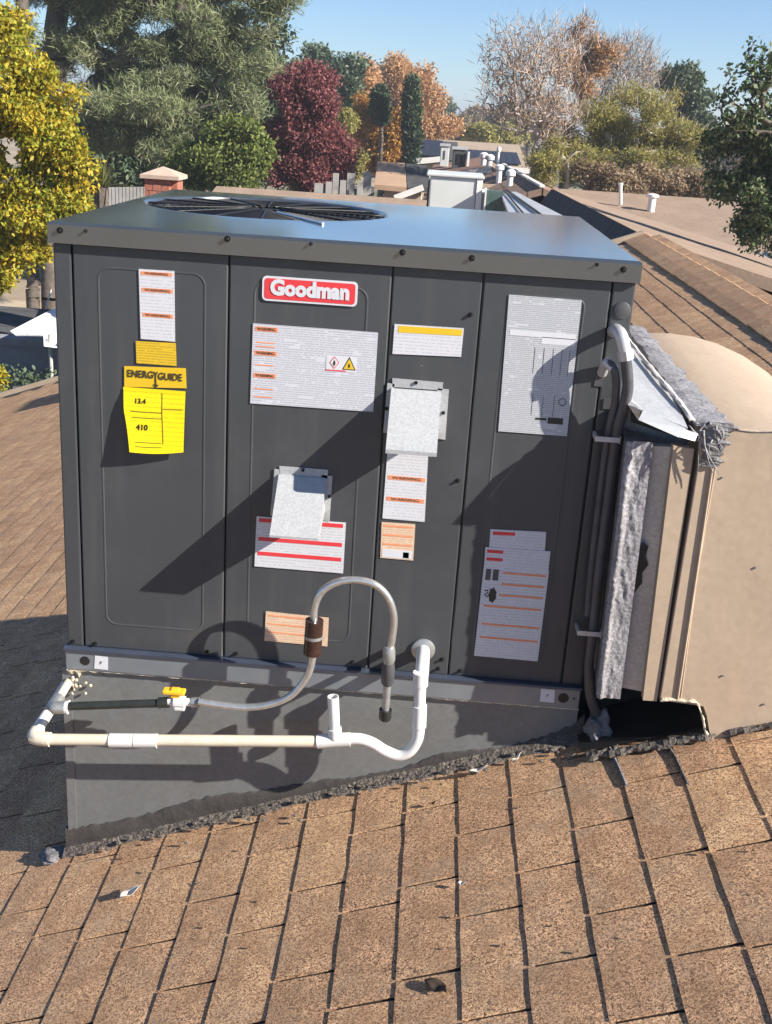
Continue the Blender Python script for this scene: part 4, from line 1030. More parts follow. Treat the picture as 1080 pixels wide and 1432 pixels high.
o = bm_obj('roof_grit', bm, MAT['leaf_dry']); o['kind'] = 'stuff'; o['label'] = 'small dark bits of grit and twig scattered over the near shingles'; o['category'] = 'grit'
# split lifting shingle: a crack with raised flap on the right
c = PR(862, 1060)
mesh_pts = [PR(848, 1048, .02), PR(858, 1052, .02), PR(878, 1100, .016), PR(872, 1102, .016)]
tube('sealant_bead', [PR(852, 1046, .006), PR(866, 1075, .006), PR(876, 1100, .004)], .005, MAT['mastic'], curb, 6)
tube('sealant_bead', [PR(932, 1040, .006), PR(946, 1062, .005), PR(962, 1098, .004)], .005, MAT['tar_grit'], curb, 6)

# ================================================================== background: yards, houses, trees
def Q(u, v, Y): return P(u, v, Y)
def rnd_unit(n_):
    a = rng.normal(size=(n_, 3)); return a / np.linalg.norm(a, axis=1)[:, None]
def np_mesh(name, V, Fq, mat, parent, attr=None, smooth=False):
    me = bpy.data.meshes.new(name); V = V - np.array(origin(parent)) if parent else V
    nf = len(Fq); k = Fq.shape[1]
    me.vertices.add(len(V)); me.vertices.foreach_set('co', V.astype(np.float32).ravel())
    me.loops.add(nf * k); me.loops.foreach_set('vertex_index', Fq.astype(np.int32).ravel())
    me.polygons.add(nf); me.polygons.foreach_set('loop_start', np.arange(0, nf * k, k, dtype=np.int32))
    me.update(calc_edges=True)
    if smooth: me.polygons.foreach_set('use_smooth', [True] * nf)
    if attr is not None:
        at = me.attributes.new('rnd', 'FLOAT', 'FACE'); at.data.foreach_set('value', attr.astype(np.float32))
    me.materials.append(mat)
    ob = bpy.data.objects.new(name, me); COL.objects.link(ob); ob.parent = parent
    return ob
def skeleton(base, top, attractors, step, jit=.25, up=.5, r_twig=.006, r_max=.2, expo=.47):
    """branches grown towards the attractors; returns prisms"""
    nodes_ = [np.array(base)]; par = [-1]
    nt_ = max(4, int(np.linalg.norm(np.array(top) - base) / step))
    for i in range(1, nt_ + 1):
        t = i / nt_; nodes_.append(np.array(base) * (1 - t) + np.array(top) * t + rng.normal(size=3) * step * .12); par.append(len(nodes_) - 2)
    at = attractors[np.argsort(np.linalg.norm(attractors - np.array(top), axis=1))]
    arr = np.zeros((len(at) * 14 + len(nodes_) + 50, 3)); arr[:len(nodes_)] = nodes_; cnt = len(nodes_)
    ends = []
    lo = cnt // 3
    for a in at:
        d = arr[lo:cnt] - a; dist = np.linalg.norm(d, axis=1); cost = dist + up * np.maximum(0, d[:, 2] + dist * .15)
        i = int(np.argmin(cost)) + lo; L_ = dist[i - lo]
        k = max(1, min(12, int(round(L_ / step)))); prev = i; p0 = arr[i].copy()
        if cnt + k >= len(arr): break
        for j in range(1, k + 1):
            t = j / k; p_ = p0 * (1 - t) + a * t
            if j < k: p_ = p_ + rng.normal(size=3) * step * jit * .5; p_[2] += math.sin(math.pi * t) * L_ * .06
            arr[cnt] = p_; par.append(prev); prev = cnt; cnt += 1
        ends.append(prev)
    arr = arr[:cnt]; par = np.array(par); load = np.zeros(cnt); load[ends] = 1
    for i in range(cnt - 1, 0, -1): load[par[i]] += load[i]
    rad = np.minimum(r_twig * np.maximum(load, 1) ** expo, r_max)
    return arr, par, rad
def prisms(arr, par, rad, n_=5):
    idx = np.arange(1, len(arr)); A = arr[par[idx]]; B = arr[idx]; d = B - A; L_ = np.linalg.norm(d, axis=1); ok = L_ > 1e-5
    idx = idx[ok]; A = A[ok]; B = B[ok]; d = d[ok] / L_[ok][:, None]
    ref = np.where(np.abs(d[:, 2:3]) > .9, np.array([[1., 0, 0]]), np.array([[0, 0, 1.]]))
    u = np.cross(d, ref); u /= np.linalg.norm(u, axis=1)[:, None]; v = np.cross(d, u)
    rb = rad[idx]; ra = np.minimum(rad[par[idx]], rb * 1.35)
    V = []; 
    for end, rr in ((A, ra), (B, rb)):
        for k in range(n_):
            a = 2 * math.pi * k / n_; V.append(end + (u * math.cos(a) + v * math.sin(a)) * rr[:, None])
    V = np.stack(V, 1); m_ = len(idx); b0 = np.arange(m_)[:, None] * 2 * n_
    F = []
    for k in range(n_): F.append(np.concatenate([b0 + k, b0 + (k + 1) % n_, b0 + n_ + (k + 1) % n_, b0 + n_ + k], 1))
    return V.reshape(-1, 3), np.concatenate(F, 0)
def leaves(centers, n_per, spread, size, aspect=.5, droop=0.0, orient=None, clump=.35, flat=.0):
    n_ = len(centers) * n_per
    c = np.repeat(centers, n_per, 0); g_ = rng.normal(size=(n_, 3)); g_ /= np.linalg.norm(g_, axis=1)[:, None]
    c = c + g_ * (spread * rng.random(n_) ** .5)[:, None] * np.array([1, 1, .75])
    a = rnd_unit(n_); a[:, 2] -= droop; a /= np.linalg.norm(a, axis=1)[:, None]
    if orient is not None:
        o_ = np.repeat(orient, n_per, 0); a = a * .45 + o_; a /= np.linalg.norm(a, axis=1)[:, None]
    b_ = np.cross(a, rnd_unit(n_)); b_ /= np.linalg.norm(b_, axis=1)[:, None] + 1e-9
    s = size * (.6 + .8 * rng.random(n_)); la = a * s[:, None]; lb = b_ * (s * aspect)[:, None] * .5
    V = np.stack([c, c + la * .5 + lb, c + la, c + la * .5 - lb], 1).reshape(-1, 3)
    F = np.arange(n_ * 4).reshape(-1, 4)
    rr = np.repeat(rng.random(len(centers)), n_per) * clump + rng.random(n_) * (1 - clump)
    return V, F, rr
def sample_lobes(lobes, n_):
    vol = np.array([l[3] * l[4] * l[5] for l in lobes]); cnt = np.maximum(3, (n_ * vol ** .8 / (vol ** .8).sum()).astype(int)); out = []
    for (x, y, z, rx, ry, rz), k in zip(lobes, cnt):
        g_ = rnd_unit(k) * (rng.random(k) ** .42)[:, None]; out.append(np.array([x, y, z]) + g_ * np.array([rx, ry, rz]))
    return np.concatenate(out)
def tree(name, label, cat, Y, base_u, lobes_px, n_att, n_per, leafsize, leaf_mat, bark, aspect=.55, spread=None, step=None, r_twig=.006, r_max=.16, droop=.1,
         group=None, depthk=.8, up=.5, top=None, leaf_frac=1.0, bz=GZ, orient=False, clump=.35, dy=0, expo=.47, nsub=14, flatk=.85, jit=.25, twigs=0, twigmat=None, twiglen=.4):
    s = (Y - CAM[1]) / F_PX * 1.03
    lobes = []
    for L_ in lobes_px:
        u, v, ru, rv = L_[:4]; off = L_[4] if len(L_) > 4 else random.uniform(-.3, .3) * ru * s
        c = Q(u, v, Y + off); lobes.append((c[0], c[1], c[2], ru * s, ru * s * depthk, rv * s))
    cz = [l[2] for l in lobes]; main = max(lobes, key=lambda l: l[3] * l[5])
    bx = Q(base_u, 300, Y)[0]
    base = np.array([bx, Y, bz])
    tp = np.array([main[0] * .7 + bx * .3, main[1], main[2] - main[5] * .3]) if top is None else np.array(Q(*top, Y))
    sub = []
    for (x, y, z, rx, ry, rz) in lobes:
        kk = nsub
        g_ = rnd_unit(kk) * (.30 + .78 * rng.random(kk) ** .5)[:, None]
        for q_ in g_:
            f_ = rng.uniform(.18, .40)
            sub.append((x + q_[0] * rx, y + q_[1] * ry, z + q_[2] * rz, rx * f_, ry * f_, rz * f_ * flatk))
    att = sample_lobes(sub if nsub else lobes, n_att)
    att = att[att[:, 2] > bz + .3]
    size_ = np.mean([l[3] for l in lobes]); step = step or max(.12, size_ * .16)
    root = thing(name, label, cat, tuple(base), group)
    arr, par, rad = skeleton(base, tp, att, step, up=up, r_twig=r_twig, r_max=r_max, expo=expo, jit=jit)
    V, F = prisms(arr, par, rad)
    np_mesh('trunk', V, F, bark, root, None, True)
    if twigs:
        ori = att - np.array(tp); ori /= np.linalg.norm(ori, axis=1)[:, None] + 1e-9; ori[:, 2] += .5
        V, F, rr = leaves(att, twigs, spread * 1.0, twiglen, .045, -.1, ori * .45, .3)
        np_mesh('twigs', V, F, twigmat, root, rr)
    if n_per:
        use = att if leaf_frac >= 1 else att[rng.random(len(att)) < leaf_frac]
        ori = None
        if orient:
            c0 = np.array([bx, Y, 0]); ori = use - c0; ori[:, 2] *= .15; ori /= np.linalg.norm(ori, axis=1)[:, None] + 1e-9; ori[:, 2] += .15
        V, F, rr = leaves(use, n_per, spread or step * 1.3, leafsize, aspect, droop, ori, clump)
        np_mesh('crown', V, F, leaf_mat, root, rr)
    return root

# ---- left: big grey-green conifer, drawn with needle tufts
tree('conifer', 'huge grey-green conifer with dark trunks filling the upper left', 'tree', 24, 66,
     [(60, -60, 95, 60), (180, -40, 110, 60), (310, -35, 80, 58), (345, 15, 46, 36), (240, 45, 80, 36), (120, 90, 60, 34), (290, 90, 70, 48), (335, 140, 38, 40), (215, 140, 85, 34), (270, 185, 62, 34), (170, 190, 60, 30), (230, 220, 45, 22), (110, 165, 36, 24), (350, 70, 30, 40), (140, 30, 34, 22), (185, 85, 40, 30)],
     3600, 62, .17, MAT['l_pine'], MAT['bark'], aspect=.10, spread=.34, step=.5, r_twig=.012, r_max=.26, droop=-.3, top=(82, -60), up=.1, clump=.6, nsub=12, flatk=.62)
t_ = tree('conifer', 'second dark conifer trunk at the far left edge behind the yellow tree', 'tree', 22, 40, [(20, -60, 40, 30), (25, 40, 20, 16)], 120, 60, .17, MAT['l_pine'], MAT['bark'], aspect=.1, spread=.35, r_twig=.016, r_max=.2, top=(28, -80))
tree('evergreen_tree', 'dark evergreen filling the space low behind the big conifer', 'tree', 29, 300,
     [(150, 200, 60, 50), (250, 180, 80, 60), (340, 200, 50, 60), (372, 90, 22, 50), (120, 245, 40, 24), (320, 130, 50, 50)], 700, 70, .15, MAT['l_dark'], MAT['bark'], spread=.6, r_twig=.012)
tree('leafy_tree', 'bright green leafy tree between the conifer and the red tree', 'tree', 21, 330,
     [(300, 222, 40, 28), (345, 208, 24, 30), (270, 240, 28, 18), (330, 245, 40, 16), (320, 190, 24, 16)], 800, 44, .085, MAT['l_green'], MAT['bark'], spread=.26, nsub=14)
# ---- near yellow tree at the left edge
tree('yellow_tree', 'yellow and green autumn tree with large leaves at the left edge', 'tree', 8.6, -60,
     [(0, 90, 52, 60), (50, 155, 52, 45), (30, 230, 78, 55), (75, 250, 45, 42), (0, 310, 75, 45), (90, 215, 30, 30), (-60, 200, 90, 120), (15, 350, 30, 24), (-30, 60, 50, 50), (5, 40, 22, 22), (75, 295, 34, 26), (100, 280, 22, 18)],
     1500, 44, .050, MAT['l_yellow'], MAT['bark'], aspect=.55, spread=.17, r_twig=.0035, r_max=.10, droop=.5, step=.16, nsub=14, clump=.55)
tree('yellow_bush', 'low yellow-leaved shrub under the yellow tree, by the tan yard', 'shrub', 10.5, -90,
     [(10, 365, 26, 12), (46, 346, 22, 12), (0, 392, 10, 14), (100, 288, 22, 16), (68, 318, 30, 14)], 200, 22, .055, MAT['l_yellow'], MAT['bark'], aspect=.6, spread=.13, droop=.3, r_twig=.003, step=.12, top=(-70, 380))
tree('garden_shrub', 'yellow-green shrub at the left edge just beyond the shingle rake', 'shrub', 11.6, -14, [(-8, 530, 12, 18)], 60, 20, .05, MAT['l_yellow'], MAT['bark'], spread=.12, r_twig=.003, step=.1)
# spiky plant: arching strap leaves
sp = thing('spiky_plant', 'green spiky plant with arching strap leaves beside the pale fence', 'plant', tuple(Q(128, 285, 13.0) * np.array([1, 1, 0]) + np.array([0, 0, GZ])))
c0 = Q(142, 262, 13.0)
V = []; Fs = []
tube('trunk', [(c0[0], 13.0, GZ), (c0[0], 13.0, c0[2])], .10, MAT['bark'], sp, 8)
for k in range(90):
    a = random.uniform(0, 2 * math.pi); el = random.uniform(.3, 1.5); L_ = random.uniform(.45, .75); w_ = .014; b0 = len(V)
    for j in range(7):
        t = j / 6; h = L_ * math.sin(el) * t - .42 * t * t * L_; r_ = L_ * math.cos(el) * t + .02
        for s in (-1, 1): V.append((c0[0] + math.cos(a) * r_ - math.sin(a) * w_ * s * (1 - t), c0[1] + math.sin(a) * r_ + math.cos(a) * w_ * s * (1 - t), c0[2] + h))
    Fs += [(b0 + 2 * j, b0 + 2 * j + 1, b0 + 2 * j + 3, b0 + 2 * j + 2) for j in range(6)]
mesh('fronds', V, Fs, MAT['l_olive'], sp)
# ---- centre left
tree('red_tree', 'crimson autumn tree left of the orange trees', 'tree', 27, 418,
     [(428, 130, 30, 36), (415, 165, 36, 50), (444, 170, 22, 44), (446, 208, 34, 40), (404, 212, 34, 42), (462, 214, 16, 26), (388, 226, 18, 28), (425, 240, 46, 24)], 1700, 60, .085, MAT['l_red'], MAT['bark'], spread=.34, r_twig=.010, nsub=14)
tree('evergreen_tree', 'round dark evergreen behind and above the red tree', 'tree', 52, 455,
     [(452, 90, 30, 26), (430, 108, 22, 22), (480, 112, 18, 26), (455, 150, 38, 40)], 620, 60, .19, MAT['l_dark'], MAT['bark'], spread=.65, r_twig=.014)
tree('pale_tree', 'thin peach-leaved tree just right of the round evergreen', 'tree', 56, 512, [(512, 122, 18, 30), (515, 170, 20, 30)], 360, 22, .16, MAT['l_peach'], MAT['bark_pale'], spread=.5, r_twig=.012)
tree('orange_tree', 'tall pale orange tree behind the cypresses, left of the sky gap', 'tree', 62, 570,
     [(560, 115, 30, 24), (590, 122, 16, 24), (545, 150, 28, 28), (598, 160, 18, 30), (620, 182, 20, 12), (575, 150, 26, 30)], 800, 44, .17, MAT['l_peach'], MAT['bark_pale'], spread=.6, r_twig=.014)
tree('orange_tree', 'bright orange tree low between the two shorter cypresses', 'tree', 44, 525,
     [(520, 180, 26, 26), (545, 205, 28, 30), (502, 160, 18, 20), (565, 190, 16, 26), (515, 222, 20, 14)], 800, 50, .12, MAT['l_orange'], MAT['bark'], spread=.42, r_twig=.010)
tree('leafy_tree', 'small yellow-green tree between the red and the orange tree', 'tree', 38, 492, [(492, 228, 15, 20), (480, 172, 14, 16)], 240, 40, .09, MAT['l_olive'], MAT['bark'], spread=.28, r_twig=.008)
def cypress(label, Y, u, vt, vb, hw, grp='cypresses behind the orange trees'):
    lob = []
    for k in range(7):
        t = k / 6; lob.append((u + random.uniform(-.4, .4), vt + (vb - vt) * t, hw * (.45 + .55 * math.sin(math.pi * min(1, t * .75 + .12))), (vb - vt) / 8, 0))
    return tree('cypress', label, 'cypress', Y, u, lob, 420, 60, .15, MAT['l_cypress'], MAT['bark'], aspect=.35, spread=.22, r_twig=.008, r_max=.08, droop=-.8, group=grp, depthk=1, nsub=0)
cypress('tallest narrow dark cypress, rightmost of the three', 42, 576, 124, 225, 9)
cypress('short dark cypress, middle of the three', 43, 532, 130, 170, 8)
cypress('slim dark cypress by the round evergreen, leftmost of the three', 46, 487, 118, 175, 6.5)
tree('distant_tree', 'small dark round tree alone on the skyline right of the orange tree', 'tree', 120, 621, [(621, 153, 8, 8), (612, 160, 6, 6)], 70, 40, .4, MAT['l_dark'], MAT['bark'], spread=.9, r_twig=.03)
# skyline trees
sk = [(600, 175, 16, 9, 100, 'l_orange', 'orange-brown tree on the skyline below the small round tree'), (640, 172, 22, 9, 95, 'l_far', 'dull brown tree on the skyline, first right of the orange tree'),
      (668, 167, 16, 9, 130, 'l_brown', 'pinkish brown tree on the skyline left of the bare tree'), (700, 178, 22, 12, 90, 'l_far', 'grey brown tree on the skyline behind the dark solar roof'),
      (712, 162, 14, 12, 110, 'l_dark', 'dark evergreen on the skyline behind the left side of the bare tree'), (735, 178, 20, 13, 85, 'l_olive', 'olive tree on the skyline behind the bare trunks'),
      (655, 188, 34, 8, 80, 'l_far', 'low brown thicket behind the tan and dark solar roof'), (688, 186, 30, 11, 66, 'l_olive', 'yellow-green tree above the tan roof, left of the bare trunks'),
      (775, 190, 26, 16, 75, 'l_far', 'brown tree behind the bare trunks'), (830, 195, 30, 18, 70, 'l_olive', 'olive tree far behind the willow'), (960, 200, 30, 22, 80, 'l_far', 'brown tree far behind the dark evergreen on the right'),
      (1010, 205, 30, 20, 85, 'l_far', 'brown tree far behind the near green tree'), (470, 190, 30, 22, 90, 'l_far', 'brown tree far behind the red tree'), (555, 180, 30, 20, 95, 'l_far', 'brown tree far behind the orange trees')]
for u, v, ru, rv, Y, mm, lab in sk:
    tree('distant_tree', lab, 'tree', Y, u, [(u, v, ru, rv), (u - ru * .4, v + rv * .6, ru * .7, rv), (u + ru * .5, v + rv * .5, ru * .6, rv)], 240, 34, .20 * Y / 80, MAT[mm], MAT['bark'], spread=.6 * Y / 80, r_twig=.02, group='trees along the skyline', nsub=5)
cs_ = []
for k in range(620):
    Y = random.uniform(130, 260); x = random.uniform(-110, 150) * Y / 200 ; cs_.append((x, Y, GZ + random.random() ** 1.5 * 5.0))
V, F, rr = leaves(np.array(cs_), 70, 2.6, .8, .6)
o = np_mesh('far_woodland', V, F, MAT['l_far'], None, rr); o['kind'] = 'stuff'; o['label'] = 'far brown and olive woodland along the horizon'; o['category'] = 'woodland'

# ---- right: bare tree with a few orange leaves, willow, hedge
tree('bare_tree', 'tall pale multi-stemmed tree, half bare, with thin twigs reaching left', 'tree', 23, 750,
     [(720, 75, 44, 40), (700, 120, 32, 46), (770, 75, 46, 38), (745, 130, 56, 44), (780, 170, 36, 34), (725, 160, 34, 26)],
     1050, 4, .05, MAT['l_peach'], MAT['bark_grey'], spread=.24, step=.26, r_twig=.0050, r_max=.085, top=(748, 215), up=.7, leaf_frac=.8, expo=.40, nsub=0, jit=.16, twigs=3, twigmat=MAT['l_twig'], twiglen=.24)
tree('bare_tree', 'orange-brown leafed tree with thin pale stems right of the bare tree', 'tree', 25, 785,
     [(812, 65, 34, 26), (800, 105, 36, 32), (848, 62, 20, 18), (830, 100, 26, 24), (795, 150, 36, 34)],
     1100, 11, .06, MAT['l_peach'], MAT['bark_grey'], spread=.22, step=.22, r_twig=.005, r_max=.08, top=(790, 215), up=1.2, expo=.38, nsub=10, jit=.16, twigs=3, twigmat=MAT['l_twig'], twiglen=.25)
tree('bare_tree', 'thin bare tree leaning right between the orange one and the willow', 'tree', 27, 812,
     [(880, 90, 38, 34), (858, 130, 40, 34), (905, 105, 22, 24)], 620, 3, .05, MAT['l_brown'], MAT['bark_grey'], spread=.22, step=.25, r_twig=.0045, r_max=.06, top=(835, 200), up=1.2, expo=.36, nsub=0, jit=.16, twigs=4, twigmat=MAT['l_twig'], twiglen=.26)
tree('willow', 'olive and yellow willow-like tree with drooping twigs above the hedge', 'tree', 24, 830,
     [(880, 158, 46, 28), (930, 172, 40, 28), (845, 195, 44, 34), (900, 215, 60, 24), (960, 205, 30, 26), (795, 222, 34, 26), (925, 140, 24, 14), (860, 230, 60, 18)],
     2200, 30, .075, MAT['l_olive'], MAT['bark_pale'], aspect=.25, spread=.26, step=.22, r_twig=.005, r_max=.10, droop=.6, nsub=16, clump=.6, jit=.1, twigs=1, twigmat=MAT['l_twig'], twiglen=.25)
tree('willow', 'thin olive sapling group at the foot of the bare trunks', 'tree', 22.9, 800, [(790, 225, 36, 30), (760, 235, 24, 24), (815, 250, 28, 18)], 700, 9, .07, MAT['l_olive'], MAT['bark_grey'], aspect=.3, spread=.2, step=.2, r_twig=.004, r_max=.05, droop=.3, nsub=6)
tree('evergreen_tree', 'dark evergreen standing behind the willow against the sky', 'tree', 38, 955, [(948, 112, 20, 15), (962, 140, 22, 28), (975, 180, 22, 30)], 420, 56, .13, MAT['l_dark'], MAT['bark'], spread=.4, r_twig=.012)
tree('hedge', 'brown half-bare hedge above the pinkish roof', 'hedge', 22.8, 930,
     [(860, 252, 34, 16), (910, 255, 36, 18), (960, 258, 34, 18), (1000, 268, 24, 12), (830, 245, 20, 16)], 1000, 22, .075, MAT['l_brown'], MAT['bark_pale'], aspect=.5, spread=.22, r_twig=.005, depthk=.35, step=.2, nsub=14)
tree('green_tree', 'deep green tree with loose twigs at the right edge, nearest of all', 'tree', 12.0, 1230,
     [(1075, 190, 36, 40), (1085, 250, 62, 60), (1040, 235, 34, 40), (1012, 200, 18, 26), (1100, 320, 50, 30), (1015, 250, 18, 26), (1130, 180, 60, 90), (1060, 300, 34, 28), (1045, 325, 16, 16)],
     1300, 26, .058, MAT['l_right'], MAT['bark'], aspect=.55, spread=.16, r_twig=.0035, r_max=.12, droop=.5, step=.15, clump=.25, nsub=12)
tree('green_tree', 'sparse upper twigs of a pale-leaved tree at the right edge, against the sky', 'tree', 11.6, 1200,
     [(1058, 120, 22, 34), (1050, 80, 10, 22), (1020, 110, 8, 22), (1016, 150, 12, 18), (1078, 90, 14, 30), (1040, 170, 28, 20)],
     190, 7, .065, MAT['l_right'], MAT['bark'], aspect=.6, spread=.10, r_twig=.0035, r_max=.03, droop=.5, step=.15, clump=.2, nsub=0, up=1.2, top=(1110, 215))

# ---- houses
def slab(name, c4, th, mat, parent, tags=None):     # a sloping slab under four corners
    c4 = [np.array(q, float) for q in c4]; d = np.array([0, 0, -th])
    return hexa(name, [c4[0] + d, c4[1] + d, c4[2] + d, c4[3] + d] + c4, mat, parent, tags)
# long house beyond our rake, its near side made to look shaded
h = thing('shaded_house', 'neighbouring roof in deep shade beyond the right end of our shingles', 'house', (2, 13, GZ))
YB0, YB1 = YF + .10, 17.4
slab('steep_slope', [(1.2, YB0, -2.3), (2.86, YB0, .36), (2.74, YB1, .30), (1.0, YB1, -2.3)], .12, MAT['roof_slate'], h)  # pitched steep and coloured dark to stand for a shaded slope
slab('roof', [(2.88, YB0, .36), (6.9, YB0, -.62), (6.9, YB1, -.66), (2.76, YB1, .30)], .12, MAT['roof_pink'], h)
box('wall', 1.5, 6.4, YB0 + .2, YB1 - .2, GZ, -1.3, MAT['stucco'], h)
# brown roof with courses beyond it, same line
h = thing('brown_roof_house', 'house with lined brown shingles and two white roof vents in the middle distance', 'house', (1, 22, GZ))
r0 = Q(757, 262, 17.8); r1 = Q(704, 231, 30)
slab('roof', [(r0[0] - 5.2, 17.6, r0[2] - 1.8), (r0[0], 17.6, r0[2]), (r1[0], 30, r1[2]), (r1[0] - 5.2, 30, r1[2] - 1.8)], .12, MAT['roof_brown'], h)
slab('far_slope', [(r0[0] + .02, 17.6, r0[2]), (r0[0] + 4, 17.6, r0[2] - 1.3), (r1[0] + 4, 30, r1[2] - 1.3), (r1[0] + .02, 30, r1[2])], .12, MAT['roof_brown'], h)
box('wall', r0[0] - 4.8, r0[0] + 3.6, 18, 29.6, GZ, r0[2] - 1.75, MAT['stucco'], h)
bar('ridge_board', (r0[0], 17.6, r0[2] + .03), (r1[0], 30, r1[2] + .03), .09, .04, MAT['fascia'], h)
def vent(label, u, v, Y, hh=.42, rr=.09, grp='white roof vents'):
    b0_ = Q(u, v, Y); t = thing('roof_vent', label, 'vent', tuple(b0_), grp)
    tube('pipe', [b0_ - np.array([0, 0, .25]), b0_ + np.array([0, 0, hh * .55])], rr, MAT['vent_white'], t, 12)
    tube('hood', [b0_ + np.array([0, 0, hh * .5]), b0_ + np.array([0, 0, hh * .55]), b0_ + np.array([0, 0, hh * .85]), b0_ + np.array([0, 0, hh])], [rr * 1.4, rr * 1.65, rr * 1.6, rr * .8], MAT['vent_white'], t, 12)
    return t
vent('white capped roof vent, nearer one on the lined brown roof', 713, 256, 20.5, .26, .06)
vent('white capped roof vent, farther one on the lined brown roof', 698, 246, 22.5, .24, .06)
vent('small white roof vent right of the dark condenser, left one', 676, 229, 30, .30, .08)
vent('small white roof vent right of the dark condenser, right one', 684, 232, 29, .30, .08)
vent('slim white vent pipe in front of the dark solar panels', 697, 219, 40, .34, .05)
vent('white round vent on the pinkish roof near the hedge', 912, 281, 20.5, .14, .075)
t = thing('standpipe', 'thin pale pipe standing on the pinkish roof near the hedge', 'pipe', tuple(Q(868, 280, 20.8)))
tube('pipe', [Q(868, 286, 20.8), Q(868, 258, 20.8)], .035, MAT['vent_white'], t, 8); tube('cap', [Q(868, 259, 20.8), Q(868, 256, 20.8)], .05, MAT['vent_white'], t, 8)
# pinkish roof on the right
h = thing('pink_roof_house', 'low house with a wide pinkish tan roof on the right', 'house', (8, 21, GZ))
a, b_, c, d = Q(770, 270, 22.2), Q(1160, 290, 22.2), Q(1200, 362, 17.5), Q(880, 362, 17.5)
ez = Q(1040, 354, 17.5)[2]; rz_ = Q(905, 272, 22.2)[2]
slab('roof', [(2.9, 17.5, ez), (14, 17.5, ez), (14, 22.2, rz_), (1.6, 22.2, rz_)], .12, MAT['roof_pink'], h)
slab('far_slope', [(1.6, 22.2, rz_), (14, 22.2, rz_), (14, 26.5, rz_ - 1), (1.6, 26.5, rz_ - 1)], .12, MAT['roof_pink'], h)
box('wall', 3.6, 13.6, 18, 26, GZ, ez - .15, MAT['stucco'], h)
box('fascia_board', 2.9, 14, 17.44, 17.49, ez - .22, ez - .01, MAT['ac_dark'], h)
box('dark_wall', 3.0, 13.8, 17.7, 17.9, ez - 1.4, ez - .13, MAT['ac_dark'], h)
t = thing('patio_cover', 'pale corrugated patio cover below the pinkish roof at the right edge', 'patio cover', (7, 15.5, GZ))
pz = Q(1060, 370, 16.5)[2]; V = []; Fs = []
nn = 160
for i in range(nn + 1):
    x = 4.6 + 5.5 * i / nn
    for y, dz in ((17.2, .14), (13.2, -.1)): V.append((x, y, pz + dz + .02 * math.sin(i * 1.3)))
Fs = [(2 * i, 2 * i + 1, 2 * i + 3, 2 * i + 2) for i in range(nn)]
o = mesh('corrugated_sheet', V, Fs, MAT['fence'], t, True); sm = o.modifiers.new('thickness', 'SOLIDIFY'); sm.thickness = .006
for x in (4.8, 9.8):
    for y in (13.4, 17.0): box('post', x - .05, x + .05, y - .05, y + .05, GZ, pz - .13, MAT['fence'], t)
# pale cooler box behind the unit, standing on our roof
h = thing('roof_cooler', 'pale grey box-shaped evaporative cooler behind the dark unit, top centre', 'cooler', (.9, 7.6, roofz(.9)))
y0 = 7.0; a = Q(602, 247, y0); b_ = Q(676, 250, y0)
x0, x1, zt = a[0], b_[0], (a[2] + b_[2]) / 2
box('cabinet', x0, x1 - .05, y0, y0 + .55, roofz(x0) - .02, zt, MAT['ac_grey'], h, .012)
box('dark_side_plate', x0 - .015, x0 - .001, y0 + .04, y0 + .5, roofz(x0), zt - .05, MAT['ac_dark'], h)  # plain dark plate over the left side
box('top_pan', x0 - .03, x1 + .01, y0 - .02, y0 + .57, zt + .001, zt + .025, MAT['ac_grey'], h, .008)
box('corner_trim', x1 - .047, x1, y0 - .01, y0 + .5, roofz(x1) + .25, zt - .002, MAT['vent_white'], h)
box('side_duct', x1 + .003, x1 + .075, y0 + .02, y0 + .5, roofz(x1), zt - .10, MAT['ac_grey'], h, .006)
# tinted skylight and pale sheet with two cables
h = thing('skylight', 'dark tinted skylight right of the pale cooler', 'skylight', (1.2, 6.9, roofz(1.2)))
a = Q(681, 266, 6.9); b_ = Q(706, 268, 6.9); hexa('glass', [(a[0], 6.9, a[2] - .3), (b_[0] + .10, 6.9, a[2] - .3), (b_[0] + .10, 7.0, a[2] - .3), (a[0], 7.0, a[2] - .3), (a[0], 6.9, a[2]), (b_[0] - .02, 6.9, a[2]), (b_[0] - .02, 7.0, a[2]), (a[0], 7.0, a[2])], MAT['teal'], h)
box('frame', a[0] - .012, a[0] - .001, 6.88, 7.02, a[2] - .3, a[2] + .01, MAT['vent_white'], h)
box('curb', a[0] - .01, b_[0] + .10, 6.86, 7.04, roofz(a[0]) - .02, a[2] - .301, MAT['galv_duct'], h)
h = thing('flashing_sheet', 'pale sloping metal sheet with dark cables behind the unit at right', 'metal sheet', (1.5, 6, roofz(1.5)))
p0, p1, p2, p3 = Q(700, 268, 7.6), Q(722, 268, 7.6), Q(800, 308, 4.4), Q(715, 306, 4.4)
slab('sheet', [p3, p2, p1, p0], .02, MAT['galv_duct'], h)
for xx, yy_, zz in (p3, p2, p1, p0):
    if True: tube('leg', [(xx + (.03 if xx < 1.4 else -.03), yy_ + (.03 if yy_ < 5 else -.03), roofz(xx)), (xx + (.03 if xx < 1.4 else -.03), yy_ + (.03 if yy_ < 5 else -.03), zz - .021)], .012, MAT['galv'], h, 8)
tube('cable', [p0 * .6 + p1 * .4 + np.array([0, 0, .012]), p3 * .45 + p2 * .55 + np.array([0, 0, .012])], .009, MAT['black'], h, 8)
tube('cable', [p0 * .8 + p1 * .2 + np.array([0, 0, .012]), p3 * .75 + p2 * .25 + np.array([0, 0, .012])], .006, MAT['black'], h, 8)
